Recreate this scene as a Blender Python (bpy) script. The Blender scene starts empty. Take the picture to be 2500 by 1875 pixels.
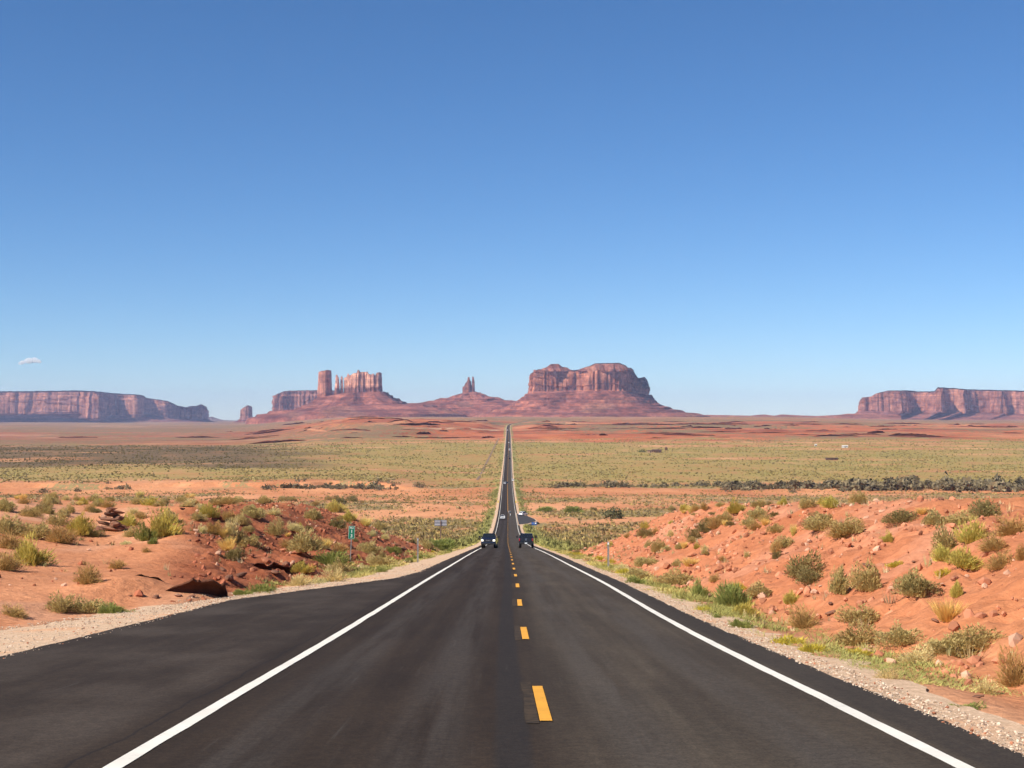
import bpy, bmesh, math, random
import numpy as np
from mathutils import Vector, Matrix

random.seed(7)
rng = np.random.default_rng(7)
sc = bpy.context.scene
col = sc.collection

# ------------------------------------------------------------------ camera, sky, sun, exposure
F, CX, HY = 3600.0, 1250.0, 1020.0            # focal length in photo pixels, principal column, eye-level row
cam_d = bpy.data.cameras.new('camera')
cam_d.sensor_width = 36.0
cam_d.lens = 36.0 * F / 2500.0
cam_d.clip_start = 0.1
cam_d.clip_end = 90000.0
cam = bpy.data.objects.new('camera', cam_d)
col.objects.link(cam)
cam.location = (0, 0, 0)
cam.rotation_euler = (math.radians(90) + math.atan((HY - 937.5) / F), 0, 0)
sc.camera = cam

SUN_EL = math.radians(42)
SUN_AZ = math.atan2(-0.83, -0.56)             # compass-like angle from +Y towards +X
to_sun = Vector((math.sin(SUN_AZ) * math.cos(SUN_EL), math.cos(SUN_AZ) * math.cos(SUN_EL), math.sin(SUN_EL)))
world = bpy.data.worlds.new("World")
sc.world = world
world.use_nodes = True
wn = world.node_tree.nodes
wl = world.node_tree.links
bg = wn['Background']
sky = wn.new('ShaderNodeTexSky')
sky.sky_type = 'NISHITA'
sky.sun_disc = False
sky.sun_elevation = SUN_EL
sky.sun_rotation = SUN_AZ
sky.altitude = 320
sky.air_density = 0.72
sky.dust_density = 0.03
sky.ozone_density = 6.2
hsv = wn.new('ShaderNodeHueSaturation')
hsv.inputs['Saturation'].default_value = 1.11
hsv.inputs['Value'].default_value = 1.0
wl.new(sky.outputs[0], hsv.inputs['Color'])
wl.new(hsv.outputs[0], bg.inputs[0])
bg.inputs[1].default_value = 0.072
sun_d = bpy.data.lights.new('sun', 'SUN')
sun_d.energy = 4.2
sun_d.angle = math.radians(0.55)
sun_d.color = (1.0, 0.92, 0.80)
sun = bpy.data.objects.new('sun', sun_d)
col.objects.link(sun)
sun.rotation_euler = to_sun.to_track_quat('Z', 'Y').to_euler()

sc.render.engine = 'CYCLES'
sc.cycles.use_denoising = True
sc.cycles.max_bounces = 5
sc.cycles.diffuse_bounces = 2
sc.cycles.glossy_bounces = 2
sc.cycles.transmission_bounces = 2
sc.cycles.transparent_max_bounces = 8
sc.cycles.volume_bounces = 3
sc.cycles.use_light_tree = False
sc.view_settings.view_transform = 'Standard'
sc.view_settings.look = 'None'
sc.view_settings.gamma = 1.0
sc.view_settings.use_curve_mapping = False
sc.view_settings.exposure = 0.8

# ------------------------------------------------------------------ numpy noise
def _hash(ix, iy, s):
    n = (ix * 374761393 + iy * 668265263 + s * 144269504) & 0xffffffff
    n = ((n ^ (n >> 13)) * 1274126177) & 0xffffffff
    return ((n ^ (n >> 16)) & 0xffff) / 32767.5 - 1.0

def noise2(x, y, s=0):
    x = np.asarray(x, float); y = np.asarray(y, float)
    ix = np.floor(x).astype(np.int64); iy = np.floor(y).astype(np.int64)
    fx = x - ix; fy = y - iy
    fx = fx * fx * fx * (fx * (fx * 6 - 15) + 10); fy = fy * fy * fy * (fy * (fy * 6 - 15) + 10)
    a = _hash(ix, iy, s); b = _hash(ix + 1, iy, s); c = _hash(ix, iy + 1, s); d = _hash(ix + 1, iy + 1, s)
    return (a + (b - a) * fx) * (1 - fy) + (c + (d - c) * fx) * fy

def fbm(x, y, o=4, s=0, g=0.5):
    r = 0; a = 1.0; t = 0
    for k in range(o):
        r = r + a * noise2(x * 2 ** k + 17.3 * k, y * 2 ** k - 9.1 * k, s + k)
        t += a; a *= g
    return r / t

def sstep(v, a, b):
    t = np.clip((np.asarray(v, float) - a) / (b - a), 0, 1)
    return t * t * (3 - 2 * t)

def hermite(xs, ys):
    xs = np.array(xs, float); ys = np.array(ys, float); m = np.gradient(ys, xs)
    def f(x):
        x = np.clip(np.asarray(x, float), xs[0], xs[-1])
        i = np.clip(np.searchsorted(xs, x, side='right') - 1, 0, len(xs) - 2)
        h = xs[i + 1] - xs[i]; t = (x - xs[i]) / h
        t2 = t * t; t3 = t2 * t
        return ((2 * t3 - 3 * t2 + 1) * ys[i] + (t3 - 2 * t2 + t) * h * m[i]
                + (-2 * t3 + 3 * t2) * ys[i + 1] + (t3 - t2) * h * m[i + 1])
    return f

def lin(pts):
    xs = [p[0] for p in pts]; ys = [p[1] for p in pts]
    return lambda v: np.interp(v, xs, ys)

# ------------------------------------------------------------------ lie of the land (camera at z = 0, y runs down the road)
DEPTH = [(-80, -4.3), (0, 2.0), (12.7, 3.0), (29, 4.33), (61, 6.75), (90, 9.0), (130, 12.1), (170, 15.25), (207, 18.2), (300, 25.3),
         (380, 30.6), (461, 35.8), (576, 40.6), (660, 43.4), (850, 48.0), (1055, 50.8), (1250, 52.2), (1452, 52.4), (1700, 50.6),
         (1976, 47.6), (2500, 40.5), (3200, 32.5), (4043, 24.0), (5000, 13.5), (6000, 4.0), (7000, 0.5), (8500, -3), (11000, -4), (22000, -4)]
road_depth = hermite(*zip(*DEPTH))
CENTRE = [(-80, .5), (0, .35), (12.7, .227), (29, .10), (61, .03), (90, -.09), (130, -.25), (207, -.6), (300, -1.0), (461, -1.47),
          (660, -2.0), (1055, -3.37), (1976, -5.2), (3000, -7.2), (4043, -9.5), (4250, -8.5), (4450, -3), (4700, 14), (5000, 40),
          (5400, 82), (5900, 150), (6600, 300)]
road_x = hermite(*zip(*CENTRE))
grav_l = lin([(-80, 11.6), (32, 11.4), (51, 8.9), (69, 6.9), (102, 6.4), (150, 5.95), (250, 5.7), (400, 5.4), (7000, 5.4)])
asph_l = lin([(-80, 8.75), (45, 8.7), (65, 5.25), (76, 4.75), (150, 4.55), (7000, 4.5)])
asph_r = lin([(-80, 4.45), (7000, 4.45)])
grav_r = lin([(-80, 5.15), (30, 5.0), (150, 5.05), (400, 5.1), (7000, 5.1)])
mound_l = hermite(*zip(*[(-80, .2), (10, .35), (30, .6), (50, 1.5), (80, 3.0), (110, 4.1), (130, 4.6), (150, 4.1), (170, 2.9), (190, 1.2), (212, 0), (300, 0), (9e4, 0)]))
mound_r = hermite(*zip(*[(-80, .8), (10, 1.3), (20, 1.9), (30, 2.4), (40, 2.7), (60, 3.15), (90, 3.6), (130, 4.15), (145, 3.6), (158, 2.4), (172, .7), (186, 0), (300, 0), (9e4, 0)]))
left_plain = hermite(*zip(*[(0, 0), (1976, 49), (2500, 49.5), (3200, 49), (4500, 47.5), (6000, 45.5), (9000, 44), (14000, 44), (22000, 44)]))

def ground(x, z_):
    """height of the land at x, y=z_ (arrays)"""
    x = np.asarray(x, float); Z = np.asarray(z_, float)
    x, Z = np.broadcast_arrays(x, Z)
    rx = x - road_x(Z)
    rd = road_depth(Z)
    dl = -rx - grav_l(Z); dr = rx - grav_r(Z)
    d = np.maximum(dl, dr)                           # metres beyond the gravel
    a = x / np.maximum(Z, 1)
    wl_ = sstep(-a, 0.10, 0.20) * sstep(Z, 1900, 2600)
    base = -rd * (1 - wl_) - left_plain(Z) * wl_
    wr_ = sstep(a, 0.16, 0.30) * sstep(Z, 3500, 7000)
    base = base - 22 * wr_
    off = sstep(d, 0, 40)
    # broad swells of the plain
    base = base + off * sstep(Z, 220, 600) * (1.6 * fbm(x / 160, Z / 160, 3, 3) + 0.35 * fbm(x / 22, Z / 22, 3, 5))
    base = base + off * sstep(Z, 1500, 4000) * (5.5 * fbm(x / 600, Z / 500, 4, 8) + 3.2 * sstep(Z, 2500, 3000) * (.5 - np.abs(fbm(x / 190, Z / 260, 3, 9))))
    # wash with a cut bank
    wash = 1085 + 22 * noise2(x / 60, 0 * x, 11) + 9 * noise2(x / 17, 0 * x, 12)
    wl2 = sstep(-a, 0.05, 0.09)
    base = base + wl2 * off * 3.4 * sstep(Z - wash, -3, 3) * (1 - sstep(Z, 1200, 2300))
    base = base - off * 1.2 * np.exp(-((Z - 1015) / 45.0) ** 2)
    # terraced red escarpment
    m = sstep(Z, 2500, 2900) * (1 - sstep(Z, 5600, 6400)) * sstep(d, 12, 70) * (1 - wl_ * .75)
    hump = (21 + 9 * fbm(x / 180, Z / 320, 4, 23)) * m * np.exp(-((a + .085) / .075) ** 2) * sstep(Z, 2650, 3500) * (1 - sstep(Z, 4200, 5200))
    base = base + hump
    q = (base + 2.2 * fbm(x / 260, Z / 260, 4, 21) + 0.6 * noise2(x / 45, Z / 45, 24)) / 7.0
    fr = q - np.floor(q)
    stair = np.floor(q) + sstep(fr, .72, .98)
    base = base + m * 0.85 * (stair - q + .35) * 7.0 * sstep(fbm(x / 500, Z / 500, 2, 33), -.35, .25)
    # near banks of the road cutting
    plat = 0.35 * fbm(x / 9, Z / 9, 3, 41)
    wl3 = np.interp(Z, [0, 50, 90, 300], [26, 23, 13, 13]); wl3 = wl3 + 14 * (1 - sstep(a, -.30, -.21)) * sstep(Z, 48, 70)
    hl = mound_l(Z + 6 * noise2(x / 14, Z / 30, 47)) * (sstep(dl - .6, 0, wl3) + .10 * sstep(dl, 14, 40)) * (1 - .6 * sstep(dl, 90, 300))
    hr = mound_r(Z + 6 * noise2(x / 14, Z / 30, 43)) * (sstep(dr - 1.3, 0, 10.5) + .12 * sstep(dr, 11, 40)) * (1 - .6 * sstep(dr, 90, 300))
    near = 1 - sstep(Z, 190, 240)
    base = base + np.where(dl > 0, hl, 0) + np.where(dr > 0, hr, 0)
    sl = np.where(dl > 0, sstep(dl, 1, 3) * sstep(Z, 44, 55) * sstep(a + .02 * noise2(x / 4, Z / 7, 49), -.245, -.195), 0) * (1 - .8 * sstep(dl, 13, 18))
    sr = np.where(dr > 0, sstep(dr, 1.5, 3.5), 0) * (1 - .6 * sstep(dr, 11, 15))
    rough = np.clip(sl + sr, 0, 1) * near
    rid = 1 - np.abs(fbm(x / 1.7, Z / 2.3, 3, 51)) * 2
    rid2 = 1 - np.abs(noise2(x / .75 + 4, Z / 1.0, 58)) * 2
    base = base + rough * (np.where(rx < 0, 1.25, .8) * (0.26 * fbm(x / 2.4, Z / 3.2, 4, 52) + 0.20 * (rid - .5) + .13 * (rid2 - .5)) + .10 * noise2(x / .42, Z / .5, 57))
    base = base + near * sstep(d, .5, 6) * (plat * .8 + 0.05 * fbm(x / .9, Z / .9, 3, 61))
    rill = np.abs(fbm(Z / 1.5 + .25 * noise2(x / 3, Z / 3, 66), x / 9, 3, 65))
    base = base - np.clip(sl + sr, 0, 1) * near * .34 * np.clip(.35 - rill, 0, 1)
    base = base - near * .25 * np.exp(-((d - 2.0) / 1.2) ** 2)
    # little shelf of sand held up by the overhanging ledge
    base = base + .62 * np.exp(-((x + 11.9) / 1.9) ** 2 - ((Z - 48.9) / 2.1) ** 2) + .30 * np.exp(-((x + 12.2) / 1.7) ** 2 - ((Z - 46.8) / 1.6) ** 2)
    # embankment of the far road
    base = base - 0.9 * sstep(d, 0, 6) * sstep(Z, 250, 420)
    # under the road
    w = sstep(d + (.22 * noise2(x / 2.5, Z / 5, 63) + .08 * noise2(x / .6, Z / 1.2, 64)) * (Z < 300), -.25, 0.8)
    road = -rd - 0.22 - 0.0001 * np.maximum(Z, 0)
    return road * (1 - w) + (base - .02) * w

def at(px, py, z0=9.0, z1=16000.0):
    """point of the land seen at photo pixel px, py"""
    zs = np.exp(np.linspace(math.log(z0), math.log(z1), 3000))
    xs = (px - CX) / F * zs
    hz = ground(xs, zs)
    ray = -(py - HY) / F * zs
    hit = np.nonzero(hz >= ray)[0]
    i = hit[0] if len(hit) else len(zs) - 1
    if i > 0:
        g0 = ray[i - 1] - hz[i - 1]; g1 = ray[i] - hz[i]
        t = g0 / (g0 - g1 + 1e-12); Z = zs[i - 1] + (zs[i] - zs[i - 1]) * min(max(t, 0), 1)
    else:
        Z = zs[0]
    X = (px - CX) / F * Z
    return Vector((X, Z, float(ground(X, Z))))

def gz(x, y):
    return float(ground(x, y))

# ------------------------------------------------------------------ helpers
def mesh_np(name, verts, faces, mats=(), cols=None, smooth=False, attrs=None):
    """faces: (M,k) array or list of such arrays"""
    if isinstance(faces, np.ndarray): faces = [faces]
    faces = [np.asarray(f, np.int32) for f in faces if len(f)]
    me = bpy.data.meshes.new(name)
    verts = np.asarray(verts, np.float32)
    me.vertices.add(len(verts)); me.vertices.foreach_set('co', verts.ravel())
    loops = np.concatenate([f.ravel() for f in faces])
    sizes = np.concatenate([np.full(len(f), f.shape[1], np.int32) for f in faces])
    starts = np.concatenate([[0], np.cumsum(sizes)[:-1]]).astype(np.int32)
    me.loops.add(len(loops)); me.loops.foreach_set('vertex_index', loops)
    me.polygons.add(len(sizes)); me.polygons.foreach_set('loop_start', starts)
    me.polygons.foreach_set('use_smooth', np.full(len(sizes), smooth))
    for m in (mats if isinstance(mats, (list, tuple)) else [mats]): me.materials.append(m)
    def put(nm, c):
        at_ = me.color_attributes.new(nm, 'FLOAT_COLOR', 'POINT')
        c = np.asarray(c, np.float32)
        if c.shape[1] == 3: c = np.hstack([c, np.ones((len(c), 1), np.float32)])
        at_.data.foreach_set('color', c.ravel())
    if cols is not None: put('col', cols)
    for k, v in (attrs or {}).items(): put(k, v)
    me.update(calc_edges=True); me.validate()
    return me

def link(name, me, parent=None, loc=None, rz=0, scale=None):
    o = bpy.data.objects.new(name, me); col.objects.link(o)
    if parent is not None: o.parent = parent
    if loc is not None: o.location = loc
    if rz: o.rotation_euler = (0, 0, rz)
    if scale is not None: o.scale = scale
    return o

def tag(o, label=None, cat=None, group=None, kind=None):
    if label: o['label'] = label
    if cat: o['category'] = cat
    if group: o['group'] = group
    if kind: o['kind'] = kind
    return o

def thing(name, label, cat, loc=(0, 0, 0), rz=0, group=None):
    o = bpy.data.objects.new(name, None); col.objects.link(o)
    o.empty_display_size = .3
    o.location = loc; o.rotation_euler = (0, 0, rz)
    return tag(o, label, cat, group)

def grid_faces(nr, nc, wrap=False):
    r = np.arange(nr - 1)[:, None]; c = np.arange(nc if wrap else nc - 1)[None, :]
    c2 = (c + 1) % nc
    return np.stack([r * nc + c, r * nc + c2, (r + 1) * nc + c2, (r + 1) * nc + c], -1).reshape(-1, 4)

class NT:
    def __init__(s, name):
        s.m = bpy.data.materials.new(name); s.m.use_nodes = True
        s.t = s.m.node_tree; s.p = s.t.nodes['Principled BSDF']; s.p.inputs['Roughness'].default_value = .85
        s.p.inputs['Specular IOR Level'].default_value = .25
    def n(s, typ, **kw):
        o = s.t.nodes.new(typ)
        for k, v in kw.items():
            if isinstance(k, str) and hasattr(o, k): setattr(o, k, v)
        return o
    def l(s, a, b): s.t.links.new(a, b)
    def attr(s, nm):
        o = s.n('ShaderNodeAttribute'); o.attribute_name = nm; return o
    def pos(s, scale=(1, 1, 1), obj=False):
        if obj: src = s.n('ShaderNodeTexCoord').outputs['Object']
        else: src = s.n('ShaderNodeNewGeometry').outputs['Position']
        m = s.n('ShaderNodeMapping'); m.inputs['Scale'].default_value = scale
        s.l(src, m.inputs[0]); return m.outputs[0]
    def noise(s, vec, scale, detail=4, rough=.55):
        o = s.n('ShaderNodeTexNoise'); o.inputs['Scale'].default_value = scale
        o.inputs['Detail'].default_value = detail; o.inputs['Roughness'].default_value = rough
        if vec is not None: s.l(vec, o.inputs['Vector'])
        return o.outputs['Fac']
    def ramp(s, fac, stops):
        o = s.n('ShaderNodeValToRGB'); e = o.color_ramp.elements
        while len(e) < len(stops): e.new(.5)
        for q, (p, c) in zip(e, stops):
            q.position = p; q.color = (c, c, c, 1) if isinstance(c, (int, float)) else (*c, 1)
        s.l(fac, o.inputs[0]); return o.outputs[0]
    def maprange(s, v, a, b, c=0., d=1., smooth=True):
        o = s.n('ShaderNodeMapRange'); o.interpolation_type = 'SMOOTHSTEP' if smooth else 'LINEAR'
        s.l(v, o.inputs['Value'])
        for nm, x in (('From Min', a), ('From Max', b), ('To Min', c), ('To Max', d)):
            if isinstance(x, (int, float)): o.inputs[nm].default_value = x
            else: s.l(x, o.inputs[nm])
        return o.outputs['Result']
    def math(s, op, a, b=None, c=None):
        o = s.n('ShaderNodeMath'); o.operation = op
        for i, x in enumerate((a, b, c)):
            if x is None: continue
            if isinstance(x, (int, float)): o.inputs[i].default_value = x
            else: s.l(x, o.inputs[i])
        return o.outputs[0]
    def mix(s, fac, a, b, blend='MIX'):
        o = s.n('ShaderNodeMix'); o.data_type = 'RGBA'; o.blend_type = blend
        for nm, x in ((0, fac), (6, a), (7, b)):
            if isinstance(x, (int, float)): o.inputs[nm].default_value = x
            elif isinstance(x, (tuple, list)): o.inputs[nm].default_value = (*x, 1) if len(x) == 3 else x
            else: s.l(x, o.inputs[nm])
        return o.outputs[2]
    def base(s, c):
        if isinstance(c, (tuple, list)): s.p.inputs['Base Color'].default_value = (*c[:3], 1)
        else: s.l(c, s.p.inputs['Base Color'])
        return s
    def bump(s, h, strength=.4, dist=.1):
        o = s.n('ShaderNodeBump'); o.inputs['Strength'].default_value = strength; o.inputs['Distance'].default_value = dist
        s.l(h, o.inputs['Height']); s.l(o.outputs[0], s.p.inputs['Normal']); return s

def flat(name, c, rough=.6, metal=0, spec=.4, var=.12, scale=6):
    t = NT(name)
    nz = t.noise(t.pos(obj=True), scale, 3)
    t.base(t.mix(t.maprange(nz, .3, .7), tuple(v * (1 - var) for v in c), tuple(min(1, v * (1 + var)) for v in c)))
    t.p.inputs['Roughness'].default_value = rough; t.p.inputs['Metallic'].default_value = metal
    t.p.inputs['Specular IOR Level'].default_value = spec
    return t.m

# ------------------------------------------------------------------ materials
def ground_mat():
    t = NT('desert_ground')
    a = t.attr('col'); v = t.attr('veg')
    P = t.pos()
    # scrub seen from far away: specks whose density follows the vegetation cover
    n1 = t.noise(t.pos((1, .55, 1)), .42, 3, .6)
    n2 = t.noise(t.pos((1, .35, 1)), .055, 4, .6)
    nn = t.math('ADD', t.math('MULTIPLY', n1, .62), t.math('MULTIPLY', n2, .38))
    spz = t.n('ShaderNodeSeparateXYZ'); t.l(P, spz.inputs[0])
    farv = t.maprange(spz.outputs[1], 1900, 3000)
    n3 = t.noise(t.pos((1, .40, 1)), .085, 6, .72)
    mxn = t.n('ShaderNodeMix'); t.l(farv, mxn.inputs[0]); t.l(nn, mxn.inputs[2]); t.l(n3, mxn.inputs[3]); nn = mxn.outputs[0]
    thr = t.math('SUBTRACT', .70, t.math('MULTIPLY', v.outputs['Alpha'], .36))
    f = t.maprange(nn, t.math('SUBTRACT', thr, .05), t.math('ADD', thr, .05))
    f = t.math('MULTIPLY', f, t.maprange(v.outputs['Alpha'], 0.02, .15))
    fine = t.noise(P, 3.2, 6, .65)
    mid = t.noise(P, .45, 5, .6)
    soil = t.mix(t.maprange(fine, .25, .75), t.mix(1, a.outputs['Color'], (.87, .84, .82), 'MULTIPLY'), t.mix(1, a.outputs['Color'], (1.13, 1.16, 1.18), 'MULTIPLY'))
    soil = t.mix(t.maprange(mid, .30, .72), t.mix(1, soil, (.90, .87, .85), 'MULTIPLY'), t.mix(1, soil, (1.10, 1.12, 1.13), 'MULTIPLY'))
    f1 = t.noise(t.pos((1, .6, 1)), .021, 5, .62); f2 = t.noise(t.pos((1, .45, 1)), .0055, 5, .62)
    soil = t.mix(t.maprange(f1, .36, .66), t.mix(1, soil, (.89, .83, .79), 'MULTIPLY'), t.mix(1, soil, (1.09, 1.13, 1.15), 'MULTIPLY'))
    soil = t.mix(t.maprange(f2, .38, .64), t.mix(1, soil, (.89, .82, .78), 'MULTIPLY'), t.mix(1, soil, (1.08, 1.13, 1.15), 'MULTIPLY'))
    veg = t.mix(t.maprange(n1, .35, .7), v.outputs['Color'], t.mix(1, v.outputs['Color'], (1.5, 1.45, 1.4), 'MULTIPLY'))
    t.base(t.mix(f, soil, veg))
    t.p.inputs['Roughness'].default_value = .95; t.p.inputs['Specular IOR Level'].default_value = .1
    vo = t.n('ShaderNodeTexVoronoi'); vo.inputs['Scale'].default_value = 3.4; t.l(P, vo.inputs['Vector'])
    hh = t.math('ADD', fine, t.math('MULTIPLY', t.noise(P, 14, 3), .4))
    sp = t.n('ShaderNodeSeparateXYZ'); t.l(P, sp.inputs[0])
    farm = t.maprange(sp.outputs[1], 2300, 3000)
    hh = t.math('ADD', hh, t.math('MULTIPLY', t.math('MULTIPLY', farm, t.noise(t.pos((1, .7, 1)), .035, 6, .68)), 60))
    t.bump(t.math('ADD', hh, t.math('MULTIPLY', vo.outputs['Distance'], -.5)), .55, .16)
    return t.m
M_ground = ground_mat()

def road_mat():
    t = NT('asphalt')
    a = t.attr('lat')                       # r = metres from the centre line, g = metres along
    sep = t.n('ShaderNodeSeparateColor'); t.l(a.outputs['Color'], sep.inputs[0])
    lat, lon = sep.outputs[0], sep.outputs[1]
    cv = t.n('ShaderNodeCombineXYZ'); t.l(t.math('MULTIPLY', lat, 2.2), cv.inputs[0]); t.l(t.math('MULTIPLY', lon, .07), cv.inputs[1])
    streak = t.noise(cv.outputs[0], 1.0, 5, .6)
    P = t.pos()
    grain = t.noise(P, 38, 4, .7)
    blot = t.noise(t.pos((1, .4, 1)), .55, 5, .6)
    c = t.mix(t.maprange(streak, .3, .72), (.033, .0265, .0225), (.049, .041, .0355))
    c = t.mix(t.maprange(blot, .35, .75), t.mix(1, c, (.88, .87, .86), 'MULTIPLY'), t.mix(1, c, (1.14, 1.12, 1.08), 'MULTIPLY'))
    c = t.mix(t.maprange(lat, -.2, .9), t.mix(1, c, (.84, .69, .53), 'MULTIPLY'), t.mix(1, c, (1.62, 1.54, 1.30), 'MULTIPLY'))
    # polished wheel paths are paler, the seam in the middle is dark new tar
    al = t.math('ABSOLUTE', lat)
    wp = t.math('SUBTRACT', t.math('ABSOLUTE', t.math('SUBTRACT', al, 1.85)), .80)
    wpf = t.math('MULTIPLY', t.maprange(t.math('ABSOLUTE', wp), .10, .55, .45, 0.), t.maprange(streak, .3, .6))
    c = t.mix(wpf, c, (.066, .057, .050))
    seam = t.math('ABSOLUTE', t.math('ADD', t.math('ADD', lat, .20), t.math('MULTIPLY', t.math('SUBTRACT', blot, .5), .12)))
    c = t.mix(t.maprange(seam, .12, .22, .75, 0.), c, (.026, .0215, .019))
    # dust on the widened verge at the left, unswept dark strip beyond the right line
    dust = t.math('MULTIPLY', t.maprange(lat, -3.9, -4.6), t.maprange(blot, .38, .72, .15, .75))
    c = t.mix(dust, c, (.072, .056, .044))
    c = t.mix(t.maprange(lat, 3.72, 3.95, 0., .55), c, (.029, .0235, .0205))
    # fine crack beside the left line
    crk = t.math('ABSOLUTE', t.math('ADD', t.math('ADD', lat, 4.05), t.math('MULTIPLY', t.math('SUBTRACT', t.noise(P, .6, 4), .5), .25)))
    c = t.mix(t.maprange(crk, .008, .03, .7, 0.), c, (.016, .013, .012))
    g2 = t.noise(P, 9, 5, .75)
    c = t.mix(t.maprange(g2, .36, .66), t.mix(1, c, (.84, .84, .84), 'MULTIPLY'), t.mix(1, c, (1.16, 1.16, 1.15), 'MULTIPLY'))
    sc2 = t.n('ShaderNodeCombineXYZ'); t.l(t.math('MULTIPLY', lat, 7.0), sc2.inputs[0]); t.l(t.math('MULTIPLY', lon, .16), sc2.inputs[1])
    scuff = t.noise(sc2.outputs[0], 1.0, 6, .7)
    c = t.mix(t.maprange(scuff, .60, .76, 0., .6), c, (.075, .065, .057))
    c = t.mix(t.maprange(scuff, .38, .26, 0., .5), c, (.024, .020, .018))
    c = t.mix(t.maprange(grain, .3, .75), t.mix(1, c, (.70, .70, .70), 'MULTIPLY'), t.mix(1, c, (1.32, 1.31, 1.30), 'MULTIPLY'))
    t.base(c)
    t.p.inputs['Roughness'].default_value = .9; t.p.inputs['Specular IOR Level'].default_value = .14
    t.bump(grain, .5, .006)
    return t.m
M_road = road_mat()

def gravel_mat():
    t = NT('pale_gravel')
    P = t.pos()
    n1 = t.noise(P, 22, 3, .8); n2 = t.noise(P, 6, 5, .7); big = t.noise(P, .6, 4)
    c = t.mix(t.maprange(n1, .3, .7), (.44, .325, .225), (.72, .565, .42))
    c = t.mix(t.maprange(n2, .35, .7), t.mix(1, c, (.80, .77, .74), 'MULTIPLY'), t.mix(1, c, (1.10, 1.10, 1.10), 'MULTIPLY'))
    c = t.mix(t.maprange(big, .48, .74, 0, .75), c, (.60, .345, .20)); c = t.mix(1, c, (1.08, 1.0, .92), 'MULTIPLY')
    t.base(c); t.p.inputs['Roughness'].default_value = .95
    t.bump(t.math('ADD', n1, n2), .6, .03)
    return t.m
M_gravel = gravel_mat()

def paint_mat(name, c, under, wear=.5):
    t = NT(name)
    P = t.pos()
    w = t.maprange(t.noise(P, 9, 5, .75), wear, wear + .12, 0., .55)
    sh = t.mix(t.maprange(t.noise(P, 1.2, 3), .3, .7), c, tuple(v * .88 for v in c))
    t.base(t.mix(w, sh, under)); t.p.inputs['Roughness'].default_value = .7
    return t.m
M_white = paint_mat('white_road_paint', (.78, .74, .65), (.35, .32, .29), .57)
M_yellow = paint_mat('yellow_road_paint', (.76, .36, .035), (.30, .17, .05), .57)
def scar_mat():
    t = NT('old_marking_scar')
    P = t.pos()
    wv = t.n('ShaderNodeTexWave'); wv.bands_direction = 'Y'; wv.inputs['Scale'].default_value = 3.2
    wv.inputs['Distortion'].default_value = 3; wv.inputs['Detail'].default_value = 3; t.l(P, wv.inputs['Vector'])
    f = t.math('MULTIPLY', wv.outputs['Fac'], t.maprange(t.noise(P, 7, 4), .35, .65))
    t.base(t.mix(f, (.034, .0255, .0185), (.098, .066, .038))); t.p.inputs['Specular IOR Level'].default_value = .1
    return t.m
M_scar = scar_mat()
M_patch = flat('dark_tar_patch', (.0345, .0285, .025), .85, var=.25, scale=9)

def rock_mat(name, strata=1.0, streaks=1.0, zscale=1.0):
    t = NT(name)
    a = t.attr('col')
    P = t.pos()
    c = a.outputs['Color']
    if strata:
        st = t.noise(t.pos((.0012, .0012, .055 * zscale)), 1.0, 5, .65)
        c = t.mix(strata, c, t.mix(t.maprange(st, .40, .60), t.mix(1, c, (.58, .50, .52), 'MULTIPLY'), t.mix(1, c, (1.22, 1.22, 1.20), 'MULTIPLY')))
    if streaks:
        sk = t.noise(t.pos((.045, .03, .0035)), 1.0, 5, .65)
        c = t.mix(t.maprange(sk, .42, .64, 0, streaks), c, t.mix(1, c, (.50, .43, .45), 'MULTIPLY'))
    f = t.noise(P, .035, 6, .65)
    c = t.mix(t.maprange(f, .34, .66), t.mix(1, c, (.68, .62, .62), 'MULTIPLY'), t.mix(1, c, (1.22, 1.22, 1.20), 'MULTIPLY'))
    f3 = t.noise(t.pos((1, 1, 2.2)), .011, 5, .65)
    c = t.mix(t.maprange(f3, .36, .62), t.mix(1, c, (.76, .70, .70), 'MULTIPLY'), t.mix(1, c, (1.14, 1.14, 1.12), 'MULTIPLY'))
    t.base(c); t.p.inputs['Roughness'].default_value = .95; t.p.inputs['Specular IOR Level'].default_value = .1
    t.bump(t.noise(P, .05, 6, .7), .85, 16)
    return t.m
M_cliff = rock_mat('sandstone_cliff', .45, .75)
M_talus = rock_mat('red_shale_slope', .8, 0)

def stone_mat(name, c1, c2):
    t = NT(name)
    oi = t.n('ShaderNodeObjectInfo')
    P = t.pos(obj=True)
    c = t.mix(t.maprange(t.noise(P, 3, 5), .3, .7), c1, c2)
    c = t.mix(t.maprange(oi.outputs['Random'], 0, 1, .0, .45, False), c, tuple(v * .6 for v in c1))
    t.base(c); t.p.inputs['Roughness'].default_value = .95
    t.bump(t.noise(P, 9, 5), .6, .05)
    return t.m
M_stone = stone_mat('red_sandstone', (.26, .085, .045), (.44, .185, .10))
M_stone_dark = stone_mat('dark_red_sandstone', (.165, .080, .052), (.285, .135, .082))
M_stone_pale = stone_mat('pale_sandstone', (.46, .24, .15), (.58, .34, .22))

def vcol_mat(name, rough=.9, var=True):
    t = NT(name)
    t.base(t.attr('col').outputs['Color']); t.p.inputs['Roughness'].default_value = rough
    t.p.inputs['Specular IOR Level'].default_value = .12
    return t.m
M_vcol = vcol_mat('plant_mass')

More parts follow.
